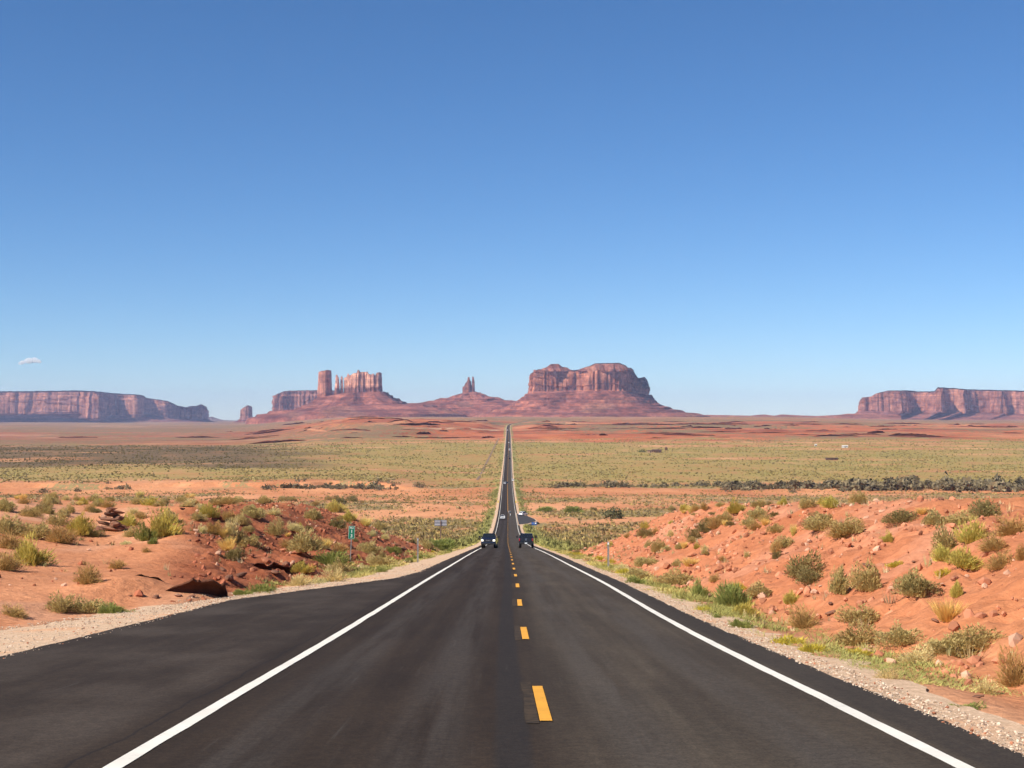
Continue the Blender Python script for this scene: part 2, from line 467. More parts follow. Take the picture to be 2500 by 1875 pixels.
def plant_mat(name, c1, c2):
    t = NT(name)
    oi = t.n('ShaderNodeObjectInfo'); a = t.attr('col')
    sep = t.n('ShaderNodeSeparateColor'); t.l(a.outputs['Color'], sep.inputs[0])
    c = t.mix(sep.outputs[0], c1, c2)
    c = t.mix(t.maprange(oi.outputs['Random'], 0, 1, 0, .5, False), c, tuple(v * k for v, k in zip(c1, (1.25, 1.0, .9))))
    t.base(c); t.p.inputs['Roughness'].default_value = .85; t.p.inputs['Specular IOR Level'].default_value = .1
    tr = t.n('ShaderNodeBsdfTranslucent'); t.l(c, tr.inputs['Color'])
    mx = t.n('ShaderNodeMixShader'); mx.inputs[0].default_value = .38
    t.l(t.p.outputs[0], mx.inputs[1]); t.l(tr.outputs[0], mx.inputs[2]); t.l(mx.outputs[0], t.t.nodes['Material Output'].inputs['Surface'])
    return t.m
PLANT = {
    'sagebrush': plant_mat('sagebrush_leaf', (0.390, 0.313, 0.125), (0.661, 0.549, 0.237)),
    'rabbitbrush': plant_mat('rabbitbrush_leaf', (0.425, 0.359, 0.092), (0.739, 0.631, 0.164)),
    'brown_brush': plant_mat('dry_brush_leaf', (0.400, 0.268, 0.104), (0.625, 0.428, 0.161)),
    'bunchgrass': plant_mat('straw_grass', (0.737, 0.481, 0.158), (0.800, 0.778, 0.282)),
    'blackbrush': plant_mat('dark_brush_leaf', (0.220, 0.185, 0.075), (0.392, 0.329, 0.135)),
    'snakeweed': plant_mat('yellow_green_leaf', (0.447, 0.391, 0.058), (0.760, 0.642, 0.094)),
    'green_bush': plant_mat('green_leaf', (0.223, 0.257, 0.075), (0.401, 0.438, 0.133)),
    'pale_brush': plant_mat('pale_leaf', (0.603, 0.503, 0.239), (0.800, 0.759, 0.376)),
}
M_stem = flat('woody_stem', (.16, .11, .07), .9)

# ------------------------------------------------------------------ ground sheet
def build_ground():
    rows = [-45.0]
    z = -45.0
    while z < 21500:
        if z < 8: s = 1.2
        elif z < 50: s = .24
        elif z < 215: s = .0048 * z
        elif z < 1040: s = .0105 * z
        elif z < 1125: s = 2.4
        elif z < 2500: s = .0105 * z
        elif z < 5600: s = .0032 * z
        else: s = .016 * z
        z += s; rows.append(z)
    Zr = np.array(rows)
    n = 185
    u = np.linspace(-1, 1, 2 * n + 1)
    half = 62 + .62 * np.maximum(Zr, 0)
    X = road_x(Zr)[:, None] * (1 - np.abs(u)) + half[:, None] * (.22 * u + .50 * u ** 3 + .28 * u ** 5)[None, :]
    Z = np.repeat(Zr[:, None], X.shape[1], 1)
    H = ground(X, Z)
    # ---- colours of soil and plant cover
    rx = X - road_x(Z)
    dl = -rx - grav_l(Z); dr = rx - grav_r(Z); d = np.maximum(dl, dr)
    a = X / np.maximum(Z, 1)
    C = lambda *c: np.array(c)[None, None, :]
    def mixc(c, k, f): return c * (1 - f[..., None]) + np.asarray(k) * f[..., None]
    sand, red, pale, tan = (.580, .265, .130), (.335, .110, .058), (.640, .370, .210), (.42, .25, .12)
    soil = np.ones(X.shape + (3,)) * C(*sand)
    big = fbm(X / 90, Z / 130, 4, 71); sm = fbm(X / 12, Z / 18, 4, 75)
    soil = mixc(soil, red, .45 * sstep(big + .3 * sm, .05, .45))
    near = 1 - sstep(Z, 190, 240)
    cutl = np.where(dl > 0, sstep(dl, 0.5, 3) * sstep(Z + 3 * sm, 44, 56) * sstep(a + .03 * sm, -.25, -.195) * (1 - .75 * sstep(dl + 2 * sm, 12, 17)), 0) * near
    soil = mixc(soil, (.37, .135, .070), .9 * cutl)
    cutr = np.where(dr > 0, sstep(dr, 1, 4) * sstep(Z + 6 * sm, 18, 45) * (1 - .45 * sstep(dr + 2 * sm, 10, 14)), 0) * near
    soil = mixc(soil, (.50, .200, .102), .88 * cutr)
    soil = mixc(soil, (.56, .29, .19), .5 * cutr * sstep(fbm(X / 4, Z / 6, 4, 78), .05, .35))
    sandl = np.where(dl > 0, np.maximum(1 - sstep(Z + 3 * sm, 46, 56), 1 - sstep(a + .03 * sm, -.25, -.195)), 0) * near
    soil = mixc(soil, (.62, .295, .155), .9 * sandl)
    soil = mixc(soil, (.66, .37, .23), .7 * sandl * sstep(fbm(X / 5, Z / 8, 3, 79), .15, .45))
    soil = mixc(soil, (.60, .35, .21), .7 * near * (1 - sstep(d + .6 * sm, .3, 2.2)))
    # middle plain
    wash = np.exp(-((Z - 1030 - 45 * big - 25 * fbm(X / 35, Z / 60, 3, 72)) / 55) ** 2)
    soil = mixc(soil, (.53, .225, .100), .75 * wash)
    olive = sstep(Z + 60 * big, 1090, 1250) * (1 - sstep(Z + 260 * big, 2450, 2900))
    soil = mixc(soil, (.36, .200, .085), .75 * olive)
    esc = sstep(Z + 260 * big, 2450, 2900)
    redder = fbm(X / 420, Z / 420, 4, 81)
    soil = mixc(soil, (.44, .132, .060), .9 * esc)
    soil = mixc(soil, (.23, .075, .045), .75 * esc * sstep(fbm(X / 260, Z / 120, 4, 83), .05, .4))
    soil = mixc(soil, (.47, .23, .12), .6 * esc * sstep(redder, .16, .4))
    farb = sstep(Z + 500 * redder, 4700, 5600)
    soil = mixc(soil, (.37, .215, .115), .75 * farb)
    wlp = sstep(-a + .05 * big, .09, .19)
    soil = mixc(soil, (.20, .115, .060), .8 * wlp * sstep(Z + 300 * big, 1350, 1600) * (1 - sstep(Z, 2500, 2900)))
    soil = mixc(soil, (.285, .150, .088), .85 * wlp * sstep(Z, 2500, 3000))
    soil = mixc(soil, (.43, .27, .16), .8 * wlp * sstep(Z, 2700, 3200) * sstep(fbm(X / 500, Z / 260, 4, 84), .12, .35))
    soil = mixc(soil, (.36, .130, .078), .7 * wlp * np.exp(-((Z - 4300 - 900 * redder) / 500) ** 2))
    # plant cover
    cover = np.zeros(X.shape); vc = np.ones(X.shape + (3,)) * C(.215, .165, .075)
    patch = fbm(X / 40, Z / 70, 4, 91)
    mid = sstep(Z, 190, 300)
    cover = cover + mid * (.50 + .75 * patch)
    cover = np.where(Z > 900, np.minimum(cover, 1), cover)
    cover = cover * (1 - .6 * wash) 
    cover = cover * (1 - olive) + olive * (.80 + .45 * patch)
    vc = mixc(vc, (.268, .198, .066), .85 * olive)
    vc = mixc(vc, (.245, .200, .066), olive * sstep(patch, 0, .4))
    vc = mixc(vc, (.105, .074, .042), .92 * wlp * sstep(Z + 300 * big, 1350, 1600) * (1 - sstep(Z, 2500, 2900)))
    cover = cover * (1 - esc) + esc * (.50 + .9 * fbm(X / 300, Z / 300, 4, 95))
    vc = mixc(vc, (.185, .125, .066), esc)
    cover = cover * (1 - farb) + farb * (.55 + .5 * redder)
    # greener strip that lives off the road's run-off
    strip = (1 - sstep(d + 1.5 * sm, 2.5, 8)) * sstep(Z, 120, 240)
    vc = mixc(vc, (.225, .215, .075), strip); cover = np.maximum(cover, strip * (.75 + .3 * patch))
    bands = fbm(X / 330, Z / 75, 4, 97)
    cover = cover - .75 * sstep(Z, 1050, 1200) * (1 - sstep(Z, 2700, 3000)) * sstep(bands, .18, .42)
    soil = mixc(soil, (.50, .27, .135), .8 * olive * sstep(bands, .15, .40))
    cover = np.clip(cover, 0, 1) * sstep(d, -.3, .6)
    V = np.stack([X, Z, H], -1).reshape(-1, 3)
    me = mesh_np('ground', V, grid_faces(*X.shape), M_ground, soil.reshape(-1, 3), True,
                 {'veg': np.concatenate([vc, cover[..., None]], -1).reshape(-1, 4)})
    o = link('ground', me); tag(o, kind='structure'); return o
build_ground()

# ------------------------------------------------------------------ road, shoulders, markings
zs = np.concatenate([np.arange(-45, 60, 1.5), np.arange(60, 330, 3), np.exp(np.linspace(math.log(330), math.log(6400), 420))])
lift = lambda Z: .012 + np.maximum(Z, 0) * 2.0e-5

def ribbon(name, l0, l1, up, mat, Zs=zs, cols=2, parent=None, kind=None, drop=(0, 0), smooth=True):
    l0 = np.broadcast_to(np.asarray(l0(Zs) if callable(l0) else l0, float), Zs.shape)
    l1 = np.broadcast_to(np.asarray(l1(Zs) if callable(l1) else l1, float), Zs.shape)
    t = np.linspace(0, 1, cols)[None, :]
    L = l0[:, None] * (1 - t) + l1[:, None] * t
    X = road_x(Zs)[:, None] + L
    Y = np.repeat(Zs[:, None], cols, 1)
    H = -road_depth(Zs)[:, None] + (up(Zs) if callable(up) else up + 0 * Zs)[:, None] + drop[0] * (1 - t) + drop[1] * t
    at_ = np.stack([L, Y, 0 * L, 0 * L + 1], -1).reshape(-1, 4)
    me = mesh_np(name, np.stack([X, Y, H], -1).reshape(-1, 3), grid_faces(len(Zs), cols), mat, None, smooth, {'lat': at_})
    o = link(name, me, parent)
    if kind: o['kind'] = kind
    return o
jag = lambda Z, s, k: k * fbm(Z / 1.3, 0 * Z + s, 3, 100 + s)
zsf = np.concatenate([np.arange(-45, 110, .3), np.arange(110, 330, 2), np.exp(np.linspace(math.log(330), math.log(6400), 420))])
road = ribbon('road', lambda Z: -asph_l(Z) + jag(Z, 3, .10) * (Z < 330), lambda Z: asph_r(Z) + jag(Z, 5, .05) * (Z < 330), lambda Z: 0 * Z, M_road, zsf, 12, kind='structure')
ribbon('gravel_shoulder', lambda Z: -grav_l(Z) - .5 + jag(Z, 7, .7), lambda Z: -asph_l(Z) + .5, lambda Z: 0 * Z - .012 - np.maximum(Z, 0) * 1e-5, M_gravel, zsf, 6, kind='structure', drop=(-.07, -.0))
ribbon('gravel_shoulder', lambda Z: asph_r(Z) - .5, lambda Z: grav_r(Z) + .5 + jag(Z, 9, .5), lambda Z: 0 * Z - .012 - np.maximum(Z, 0) * 1e-5, M_gravel, zsf, 6, kind='structure', drop=(0, -.07))
lz = lambda Z: .006 + np.maximum(Z, 0) * 4e-5
ribbon('edge_line', lambda Z: -3.73 + jag(Z, 21, .012), lambda Z: -3.565 + jag(Z, 22, .012), lz, M_white, zsf, 2, road)
ribbon('edge_line', lambda Z: 3.57 + jag(Z, 23, .012), lambda Z: 3.735 + jag(Z, 24, .012), lz, M_white, zsf, 2, road)
k = 0
zd = 15.9 - 12.9
while zd < 700:
    Zs = np.linspace(zd, zd + 3.75, 6)
    o = ribbon('centre_dash', .10, .235, lambda Z: lz(Z) + .004, M_yellow, Zs, 2, road)
    if zd < 90:
        ribbon('old_dash', lambda Z: -.045 + jag(Z, 41, .025), lambda Z: .092, lambda Z: lz(Z), M_scar, np.linspace(zd - .2, zd + 4.3, 40), 2, road)
    zd += 12.9
ribbon('centre_line', .08, .24, lambda Z: lz(Z) + .004, M_yellow, zsf[zsf > 700], 2, road)

# paved turnout on the right, far down
def sheet(name, pts, mat, up=.02, kind='structure', zfun=None):
    bm = bmesh.new()
    vs = [bm.verts.new((x, y, (zfun(x, y) if zfun else gz(x, y)) + up)) for x, y in pts]
    bm.faces.new(vs); me = bpy.data.meshes.new(name); bm.to_mesh(me); bm.free(); me.materials.append(mat)
    o = link(name, me); o['kind'] = kind; return o
def road_z(x, y): return -float(road_depth(y))
tp = [(4.2, 548), (7.4, 556), (11.4, 585), (11.0, 610), (9.0, 640), (6.8, 664), (4.2, 676)]
M_asph2 = flat('turnout_asphalt', (.040, .033, .029), .88, var=.2, scale=.6)
bmt = bmesh.new()
ctr = [(x + float(road_x(y)), y) for x, y in tp]
fine = []
for (x0, y0), (x1, y1) in zip(ctr, ctr[1:] + ctr[:1]):
    n = max(1, int(math.hypot(x1 - x0, y1 - y0) / 5))
    fine += [(x0 + (x1 - x0) * q / n, y0 + (y1 - y0) * q / n) for q in range(n)]
def slab_mesh(name, outline, grow, up, mat):
    """a thin paved apron: top following the road grade, skirt down into the land"""
    n = len(outline); cxm = sum(p[0] for p in outline) / n; cym = sum(p[1] for p in outline) / n
    top, bot = [], []
    for x, y in outline:
        X = cxm + (x - cxm) * grow; Y = cym + (y - cym) * grow
        top.append((X, Y, road_z(X, Y) + up)); bot.append((X, Y, road_z(X, Y) - 2.5))
    bm = bmesh.new()
    tv = [bm.verts.new(p) for p in top]; bv = [bm.verts.new(p) for p in bot]
    rowsv = {}
    f = bm.faces.new(tv)
    for i in range(n): bm.faces.new((tv[i], bv[i], bv[(i + 1) % n], tv[(i + 1) % n]))
    bmesh.ops.triangulate(bm, faces=[f])
    bmesh.ops.recalc_face_normals(bm, faces=bm.faces)
    me = bpy.data.meshes.new(name); bm.to_mesh(me); bm.free(); me.materials.append(mat)
    o = link(name, me); o['kind'] = 'structure'; return o
slab_mesh('turnout', fine, 1.0, .10, M_asph2)
slab_mesh('gravel_apron', fine, 1.12, .02, M_gravel)

# ------------------------------------------------------------------ buttes and mesas
def px_x(px, Z): return (px - CX) / F * Z
def py_z(py, Z): return -(py - HY) / F * Z

def resample(pts, n, rounds=2):
    p = [np.array(q, float) for q in pts]
    for _ in range(rounds):                             # corner cutting
        q = []
        for i in range(len(p)):
            a, b = p[i], p[(i + 1) % len(p)]
            q += [a * .82 + b * .18, a * .18 + b * .82]
        p = q
    p = np.array(p + [p[0]])
    seg = np.linalg.norm(np.diff(p, axis=0), axis=1); s = np.concatenate([[0], np.cumsum(seg)])
    t = np.linspace(0, s[-1], n, endpoint=False)
    return np.stack([np.interp(t, s, p[:, k]) for k in range(2)], -1), t

def normals2(P):
    d = np.roll(P, -1, 0) - np.roll(P, 1, 0)
    n = np.stack([d[:, 1], -d[:, 0]], -1)
    n /= np.linalg.norm(n, axis=1)[:, None] + 1e-9
    c = P.mean(0)
    if np.mean(np.sum(n * (P - c), 1)) < 0: n = -n
    return n

def foot_pts(foot, Z0): return [(px_x(px, Z0 + dp), Z0 + dp) for px, dp in foot]

def cliff_mesh(name, foot, Z0, top, bottom, n=500, levels=34, flute=14, fscale=60, batter=.06, seed=0, c_hi=(.52, .215, .125), c_lo=None,
               lo_frac=0., mat=None, rounds=2, waver=.5, cap_in=.30, rim=0.0, streak=.5):
    """vertical rock wall: footprint in (photo column, metres behind Z0); top, bottom: silhouette rows by column"""
    P, s = resample(foot_pts(foot, Z0), n, rounds)
    N = normals2(P)
    ftop = lin(top); fbot = lin(bottom)
    col_px = P[:, 0] / P[:, 1] * F + CX
    zb = py_z(fbot(col_px), P[:, 1]) ; zt0 = py_z(ftop(col_px), P[:, 1])
    L = np.linspace(0, 1, levels)
    V = []; C = []
    per = s[-1] + (s[1] - s[0])
    ang = s / per * 2 * np.pi; R = per / (2 * np.pi)
    cxn, cyn = np.cos(ang) * R / fscale, np.sin(ang) * R / fscale       # closed noise domain
    broad = noise2(cxn * .45 + 3, cyn * .45, seed + 5)
    col_n = fbm(cxn, cyn, 4, seed, .6)
    crack = np.clip(1 - np.abs(noise2(cxn * 1.7, cyn * 1.7, seed + 9)) * 4, 0, 1) ** 1.2
    pil = fbm(cxn * 3.3, cyn * 3.3, 3, seed + 3)
    for t in L:
        h = zt0 - zb
        wob = noise2(cxn * 1.3 + t * 1.1, cyn * 1.3 - t * .9, seed + 13)
        low = sstep(fbm(cxn * 1.1 + 31, cyn * 1.1 + t * .3, 3, seed + 14), -.1, .45)
        off = -flute * (.85 * (col_n * .5 + .5) + 1.5 * crack * (.5 + .5 * wob) + .35 * pil * (.4 + .6 * (1 - t))) - flute * .9 * broad
        off = off + flute * waver * wob * .6
        off = off + batter * h * (1 - t) * (1 + .6 * low)
        off = off - rim * flute * sstep(t, .80, .84) * (.5 + .5 * noise2(cxn * 2, cyn * 2, seed + 2))
        off = off - .18 * flute * (noise2(cxn * .6 + 9, cyn * .6 + t * 9, seed + 23) > .2)
        Q = P + N * off[:, None]
        z = zb - .08 * h * (t == 0) + t * h + (.012 * h * noise2(cxn * 4, cyn * 4, seed + 19) if t > .9 else 0)
        V.append(np.stack([Q[:, 0], Q[:, 1], z], -1))
        c = np.ones((n, 3)) * np.array(c_hi)
        stain = sstep(fbm(cxn * 2.2, cyn * 2.2 + t * .15, 3, seed + 29), .0, .5)
        pale = sstep(fbm(cxn * .9 + 5, cyn * .9 + t * .25, 3, seed + 27), .05, .5)
        c = c * (1 - .35 * pale[:, None]) + np.array((.56, .29, .19)) * .35 * pale[:, None]
        c = c * (1 - streak * .6 * stain[:, None])
        if c_lo is not None:
            f = 1 - sstep(t + .06 * pil + .05 * wob, lo_frac - .05, lo_frac + .05)
            c = c * (1 - f[:, None]) + np.array(c_lo) * f[:, None]
        C.append(c)
    # top surface: rings drawn in towards the long axis
    ctr = P.mean(0)
    last = V[-1]
    for q in (.06, cap_in, .65, .97):
        yq = last[:, 1] * (1 - q) + ctr[1] * q
        Q = np.stack([last[:, 0] * yq / last[:, 1], yq], -1)
        V.append(np.stack([Q[:, 0], Q[:, 1], last[:, 2] - 2 * q], -1)); C.append(np.ones((n, 3)) * np.array(c_hi) * .85)
    nl = len(V)
    V = np.concatenate(V); C = np.concatenate(C)
    F4 = grid_faces(nl, n, True)
    return mesh_np(name, V, F4, mat or M_cliff, C, False)

def talus_mesh(name, foot, Z0, bottom, base, base_y, prof, n=420, levels=60, seed=0, ledge=.8, K=7, c1=(.345, .130, .085), c2=(.220, .078, .056), gully=.10, sup=2.6,
               rounds=3, patch=None):
    """slope of broken rock from the cliff foot out to a wide oval on the plain; base = (left col, right col, front m, back m)"""
    P, s = resample(foot_pts(foot, Z0), n, rounds)
    c = P.mean(0)
    ang = np.arctan2(P[:, 1] - c[1], P[:, 0] - c[0])
    fbot = lin(bottom)
    colp = P[:, 0] / P[:, 1] * F + CX
    zb = py_z(fbot(colp), P[:, 1])
    xl, xr, fr, bk = base
    Xl, Xr = px_x(xl, c[1]), px_x(xr, c[1])
    cx0 = (Xl + Xr) / 2; ax = (Xr - Xl) / 2
    # match along the oval by arc fraction so that the rings do not cross
    a2 = np.arctan2((P[:, 1] - c[1]) / (np.ptp(P[:, 1]) / 2 + 1), (P[:, 0] - c[0]) / (np.ptp(P[:, 0]) / 2 + 1))
    ca, sa = np.cos(a2), np.sin(a2)
    ex = 2 / sup
    bx = cx0 + ax * np.sign(ca) * np.abs(ca) ** ex
    by = c[1] + np.where(sa < 0, fr, bk) * np.sign(sa) * np.abs(sa) ** ex
    g_of = lin([(h, g) for g, h in prof])
    zbase = py_z(lin(base_y)(bx / by * F + CX) if isinstance(base_y, list) else base_y, c[1])
    V = []; C = []
    u, v = np.cos(a2), np.sin(a2)
    for h in np.linspace(0, 1, levels):
        br = fbm(u * 2.6 + h * .7, v * 2.6, 3, seed + 7)
        K_ = K
        hq = h * K_ + .35 * fbm(u * 2, v * 2, 3, seed + 2)
        fq = hq - np.floor(hq)
        stair = (np.floor(hq) + sstep(fq, .70, .96)) / K_ - .35 * fbm(u * 2, v * 2, 3, seed + 2) / K_
        m = ledge * sstep(br, -.35, .2) * sstep(h, .04, .12) * (1 - sstep(h, .9, 1))
        hh = h * (1 - m) + stair * m
        g = g_of(h)
        gl = gully * np.sin(np.pi * min(1, h * 1.1)) * (fbm(u * 7, v * 7 + h * .4, 4, seed + 4) + .6 * fbm(u * 19, v * 19 + h, 3, seed + 6))
        spur = .09 * np.sin(np.pi * min(h, 1)) * noise2(u * 3.3, v * 3.3, seed + 17)
        gg = np.clip(g + spur, 0, 1.2)
        x = P[:, 0] * (1 - gg) + bx * gg; y = P[:, 1] * (1 - gg) + by * gg
        z = zb + (zbase - zb) * (hh + gl * .5) 
        if h == 1: z = np.minimum(z, zbase) - 30
        V.append(np.stack([x, y, z], -1))
        f = sstep(fbm(u * 5 + h * 3, v * 5 - h * 2, 4, seed + 31), -.25, .4)
        cc = np.array(c1) * (1 - f[:, None]) + np.array(c2) * f[:, None]
        cc = cc * (1 - .52 * sstep(fbm(u * 11 + 3, v * 11 + h * 9, 3, seed + 41), -.12, .2)[:, None] * (m * sstep(fq, .66, .75) * (1 - sstep(fq, .93, 1)))[:, None])  # ledge steps darkened in broken lines, painting the shadows of overhangs
        pl = sstep(fbm(u * 3.1 + 7, v * 3.1 + h * 2.2, 3, seed + 37), .22, .5) * sstep(h, .25, .8)
        cc = cc * (1 - .6 * pl[:, None]) + np.array((.32, .165, .10)) * .6 * pl[:, None]
        C.append(cc)
    # lid under the cliff
    V.append(np.stack([c[0] + (P[:, 0] - c[0]) * .05, c[1] + (P[:, 1] - c[1]) * .05, zb], -1)); C.append(C[0])
    order = [len(V) - 1] + list(range(len(V) - 1))
    V = np.concatenate([V[i] for i in order]); C = np.concatenate([C[i] for i in order])
    return mesh_np(name, V, grid_faces(levels + 1, n, True), M_talus, C, False)

def part(name, me, parent): return link(name, me, parent)
def butte(name, label, cat, px, Z0, py=1015):
    return thing(name, label, cat, (px_x(px, Z0), Z0, py_z(py, Z0)))
def stand(root, *objs):
    for o in objs:
        o.parent = root; o.matrix_parent_inverse = Matrix.Translation(-Vector(root.location))

# big twin-topped butte right of the road's end
ZB = 9000
bt = butte('butte', 'broad red butte with two flat caps, just right of the far road end', 'butte', 1440, ZB)
foot = [(1290, 60), (1300, 10), (1345, -25), (1400, 25), (1455, -25), (1526, -30), (1540, 200), (1556, 420), (1575, 620), (1592, 760), (1592, 980), (1300, 700)]
bot = [(1200, 953), (1340, 956), (1400, 953), (1450, 952), (1530, 955), (1550, 960), (1592, 964)]
rim = [(1285, 930), (1292, 925), (1297, 910), (1302, 902.5), (1335, 904), (1390, 907), (1440, 904), (1500, 904), (1540, 903), (1547, 907), (1551, 917), (1558, 927), (1567, 926),
       (1574, 924), (1579, 930), (1583.5, 941), (1586.5, 938), (1588, 944), (1592, 952), (1600, 964)]
stand(bt, part('cliff', cliff_mesh('cliff', foot, ZB, rim, bot, 900, 40, 32, 75, .035, 1, rim=.25), None))
capf = [(1321, 60), (1334, 35), (1395, 70), (1400, 250), (1325, 260)]
stand(bt, part('cap', cliff_mesh('cap', capf, ZB, [(1300, 902), (1318, 901), (1335, 896), (1345, 889), (1364, 889), (1373, 896), (1385, 897.5), (1392, 902), (1400, 904)], [(1200, 906), (1600, 906)], 200, 14, 6, 60, 1.1, 3, c_hi=(.33, .135, .088), cap_in=.6), None))
capf = [(1412, 60), (1440, 25), (1520, 25), (1540, 120), (1535, 380), (1430, 380)]
stand(bt, part('cap', cliff_mesh('cap', capf, ZB, [(1400, 905), (1420, 899), (1440, 894), (1453, 888.5), (1512, 887.5), (1527, 892), (1534, 898), (1545, 902)], [(1200, 906), (1600, 906)], 300, 14, 7, 60, .9, 5, c_hi=(.33, .135, .088), cap_in=.6), None))
PR = [(0, 0), (.06, .13), (.16, .30), (.34, .55), (.60, .80), (.8, .92), (1, 1)]
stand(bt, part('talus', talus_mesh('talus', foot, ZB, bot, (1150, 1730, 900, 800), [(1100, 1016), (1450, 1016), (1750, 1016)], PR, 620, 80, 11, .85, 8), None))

# castle-like group left of the road
ZC = 9500
ct = butte('butte', 'castle-like red butte of towers and spires on one slope, left of the road', 'butte', 850, ZC)
two = dict(c_hi=(.80, .43, .28), c_lo=(.30, .125, .090), lo_frac=.36)
fb = [(777, 0), (799, -20), (810, 70), (808, 170), (780, 140)]
stand(ct, part('tower', cliff_mesh('tower', fb, ZC, [(770, 908), (779, 908), (783, 905.5), (790, 905), (799, 903.5), (809, 904.5), (815, 906)], [(770, 972), (800, 970), (812, 962)], 240, 40, 4.5, 22, .035, 21, c_hi=(.60, .27, .17), c_lo=(.40, .165, .115), lo_frac=.15, rounds=1), None))
stand(ct, part('spire', cliff_mesh('spire', [(820, 0), (827.5, 0), (827.5, 30), (820, 30)], ZC, [(818, 918), (820.5, 915), (823, 915), (825, 919), (828, 924)], [(800, 966), (840, 964)], 120, 40, 3.5, 12, .06, 23, **two), None))
stand(ct, part('spire', cliff_mesh('spire', [(831.5, 15), (836.5, 15), (836.5, 38), (831.5, 38)], ZC, [(830, 924), (832, 921), (834, 917.5), (835.5, 918), (837, 923)], [(800, 965), (840, 963)], 110, 40, 3, 10, .05, 24, **two), None))
wall = [(839, 20), (850, 0), (872, -30), (890, -10), (910, -20), (926, -25), (935, 60), (934, 200), (842, 120)]
stand(ct, part('wall', cliff_mesh('wall', wall, ZC, [(836, 925), (839.5, 923), (842, 921), (845.4, 920), (847.5, 913.5), (849, 911.5), (851, 917), (854, 916), (861, 912), (871.5, 910), (872.3, 903), (876.6, 904.5), (878.4, 908.5), (885.6, 908.5), (896.5, 908), (899, 913.5), (906, 914), (912, 912.5), (915.5, 917), (919, 910.5), (929, 909), (932.6, 913), (934.5, 920), (937, 930)],
      [(830, 964), (870, 963), (920, 960), (940, 958)], 520, 44, 10, 30, .03, 26, **two), None))
grp = [(772, 0), (800, -40), (860, -40), (936, -30), (942, 120), (930, 240), (790, 220)]
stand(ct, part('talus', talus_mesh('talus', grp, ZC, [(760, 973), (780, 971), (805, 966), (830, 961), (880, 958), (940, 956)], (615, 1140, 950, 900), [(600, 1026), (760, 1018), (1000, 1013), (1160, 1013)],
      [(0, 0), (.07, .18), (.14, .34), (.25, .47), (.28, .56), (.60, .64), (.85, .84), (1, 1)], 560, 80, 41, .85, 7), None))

# small throne-like butte in the middle
ZK = 10200
kt = butte('butte', 'small pointed butte with twin thin spires, just left of the road end', 'butte', 1143, ZK)
stand(kt, part('spire', cliff_mesh('spire', [(1128, 0), (1148, -15), (1151, 25), (1130, 40)], ZK, [(1124, 947), (1126, 944), (1133, 943), (1136, 936), (1140.5, 931), (1142, 921), (1146, 920), (1147.5, 928), (1150.5, 932), (1152, 944)], [(1120, 966), (1165, 963)], 160, 36, 4, 16, .05, 51, c_hi=(.42, .18, .115)), None))
stand(kt, part('spire', cliff_mesh('spire', [(1153, 5), (1158, 5), (1158.5, 28), (1153, 28)], ZK, [(1152, 924), (1153.5, 919.5), (1155, 919), (1157, 922), (1159, 935)], [(1120, 962), (1165, 960)], 90, 36, 2.5, 10, .05, 53, c_hi=(.40, .17, .11)), None))
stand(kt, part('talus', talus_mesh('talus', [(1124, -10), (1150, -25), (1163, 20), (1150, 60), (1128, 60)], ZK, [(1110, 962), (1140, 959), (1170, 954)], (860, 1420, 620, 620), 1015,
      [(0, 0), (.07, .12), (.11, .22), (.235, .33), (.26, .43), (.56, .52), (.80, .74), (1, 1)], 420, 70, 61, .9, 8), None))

# flat mesa behind the castle
ZM = 12500
mt = butte('mesa', 'flat grey-purple mesa with fluted cliffs half hidden behind the castle-like butte', 'mesa', 715, ZM)
foot = [(664, 0), (690, -40), (730, 20), (775, 0), (830, 20), (830, 600), (690, 600)]
stand(mt, part('cliff', cliff_mesh('cliff', foot, ZM, [(655, 975), (663, 971), (672, 964), (681, 957.5), (695, 954.5), (773, 953.5), (830, 954), (860, 954)], [(650, 1010), (860, 1008)], 520, 34, 34, 55, .06, 71, c_hi=(.40, .185, .13), rim=.8), None))
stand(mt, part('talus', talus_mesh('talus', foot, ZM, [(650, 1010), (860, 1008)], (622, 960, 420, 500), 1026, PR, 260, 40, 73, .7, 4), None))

# single block left of it
ZS = 13500
st_ = butte('butte', 'lone small block-shaped butte between the long left mesa and the fluted mesa', 'butte', 602, ZS, 1028)
foot = [(584, 0), (610, -20), (618, 130), (612, 200), (588, 160)]
stand(st_, part('cliff', cliff_mesh('cliff', foot, ZS, [(580, 1008), (584, 1003), (590, 998), (597, 993.5), (605, 989), (612, 991), (616, 994), (620, 1004)], [(575, 1024), (625, 1024)], 180, 30, 9, 40, .05, 81, c_hi=(.42, .20, .14)), None))
stand(st_, part('talus', talus_mesh('talus', foot, ZS, [(575, 1023), (625, 1024)], (556, 640, 330, 330), 1036, PR, 160, 30, 83, .4, 3), None))

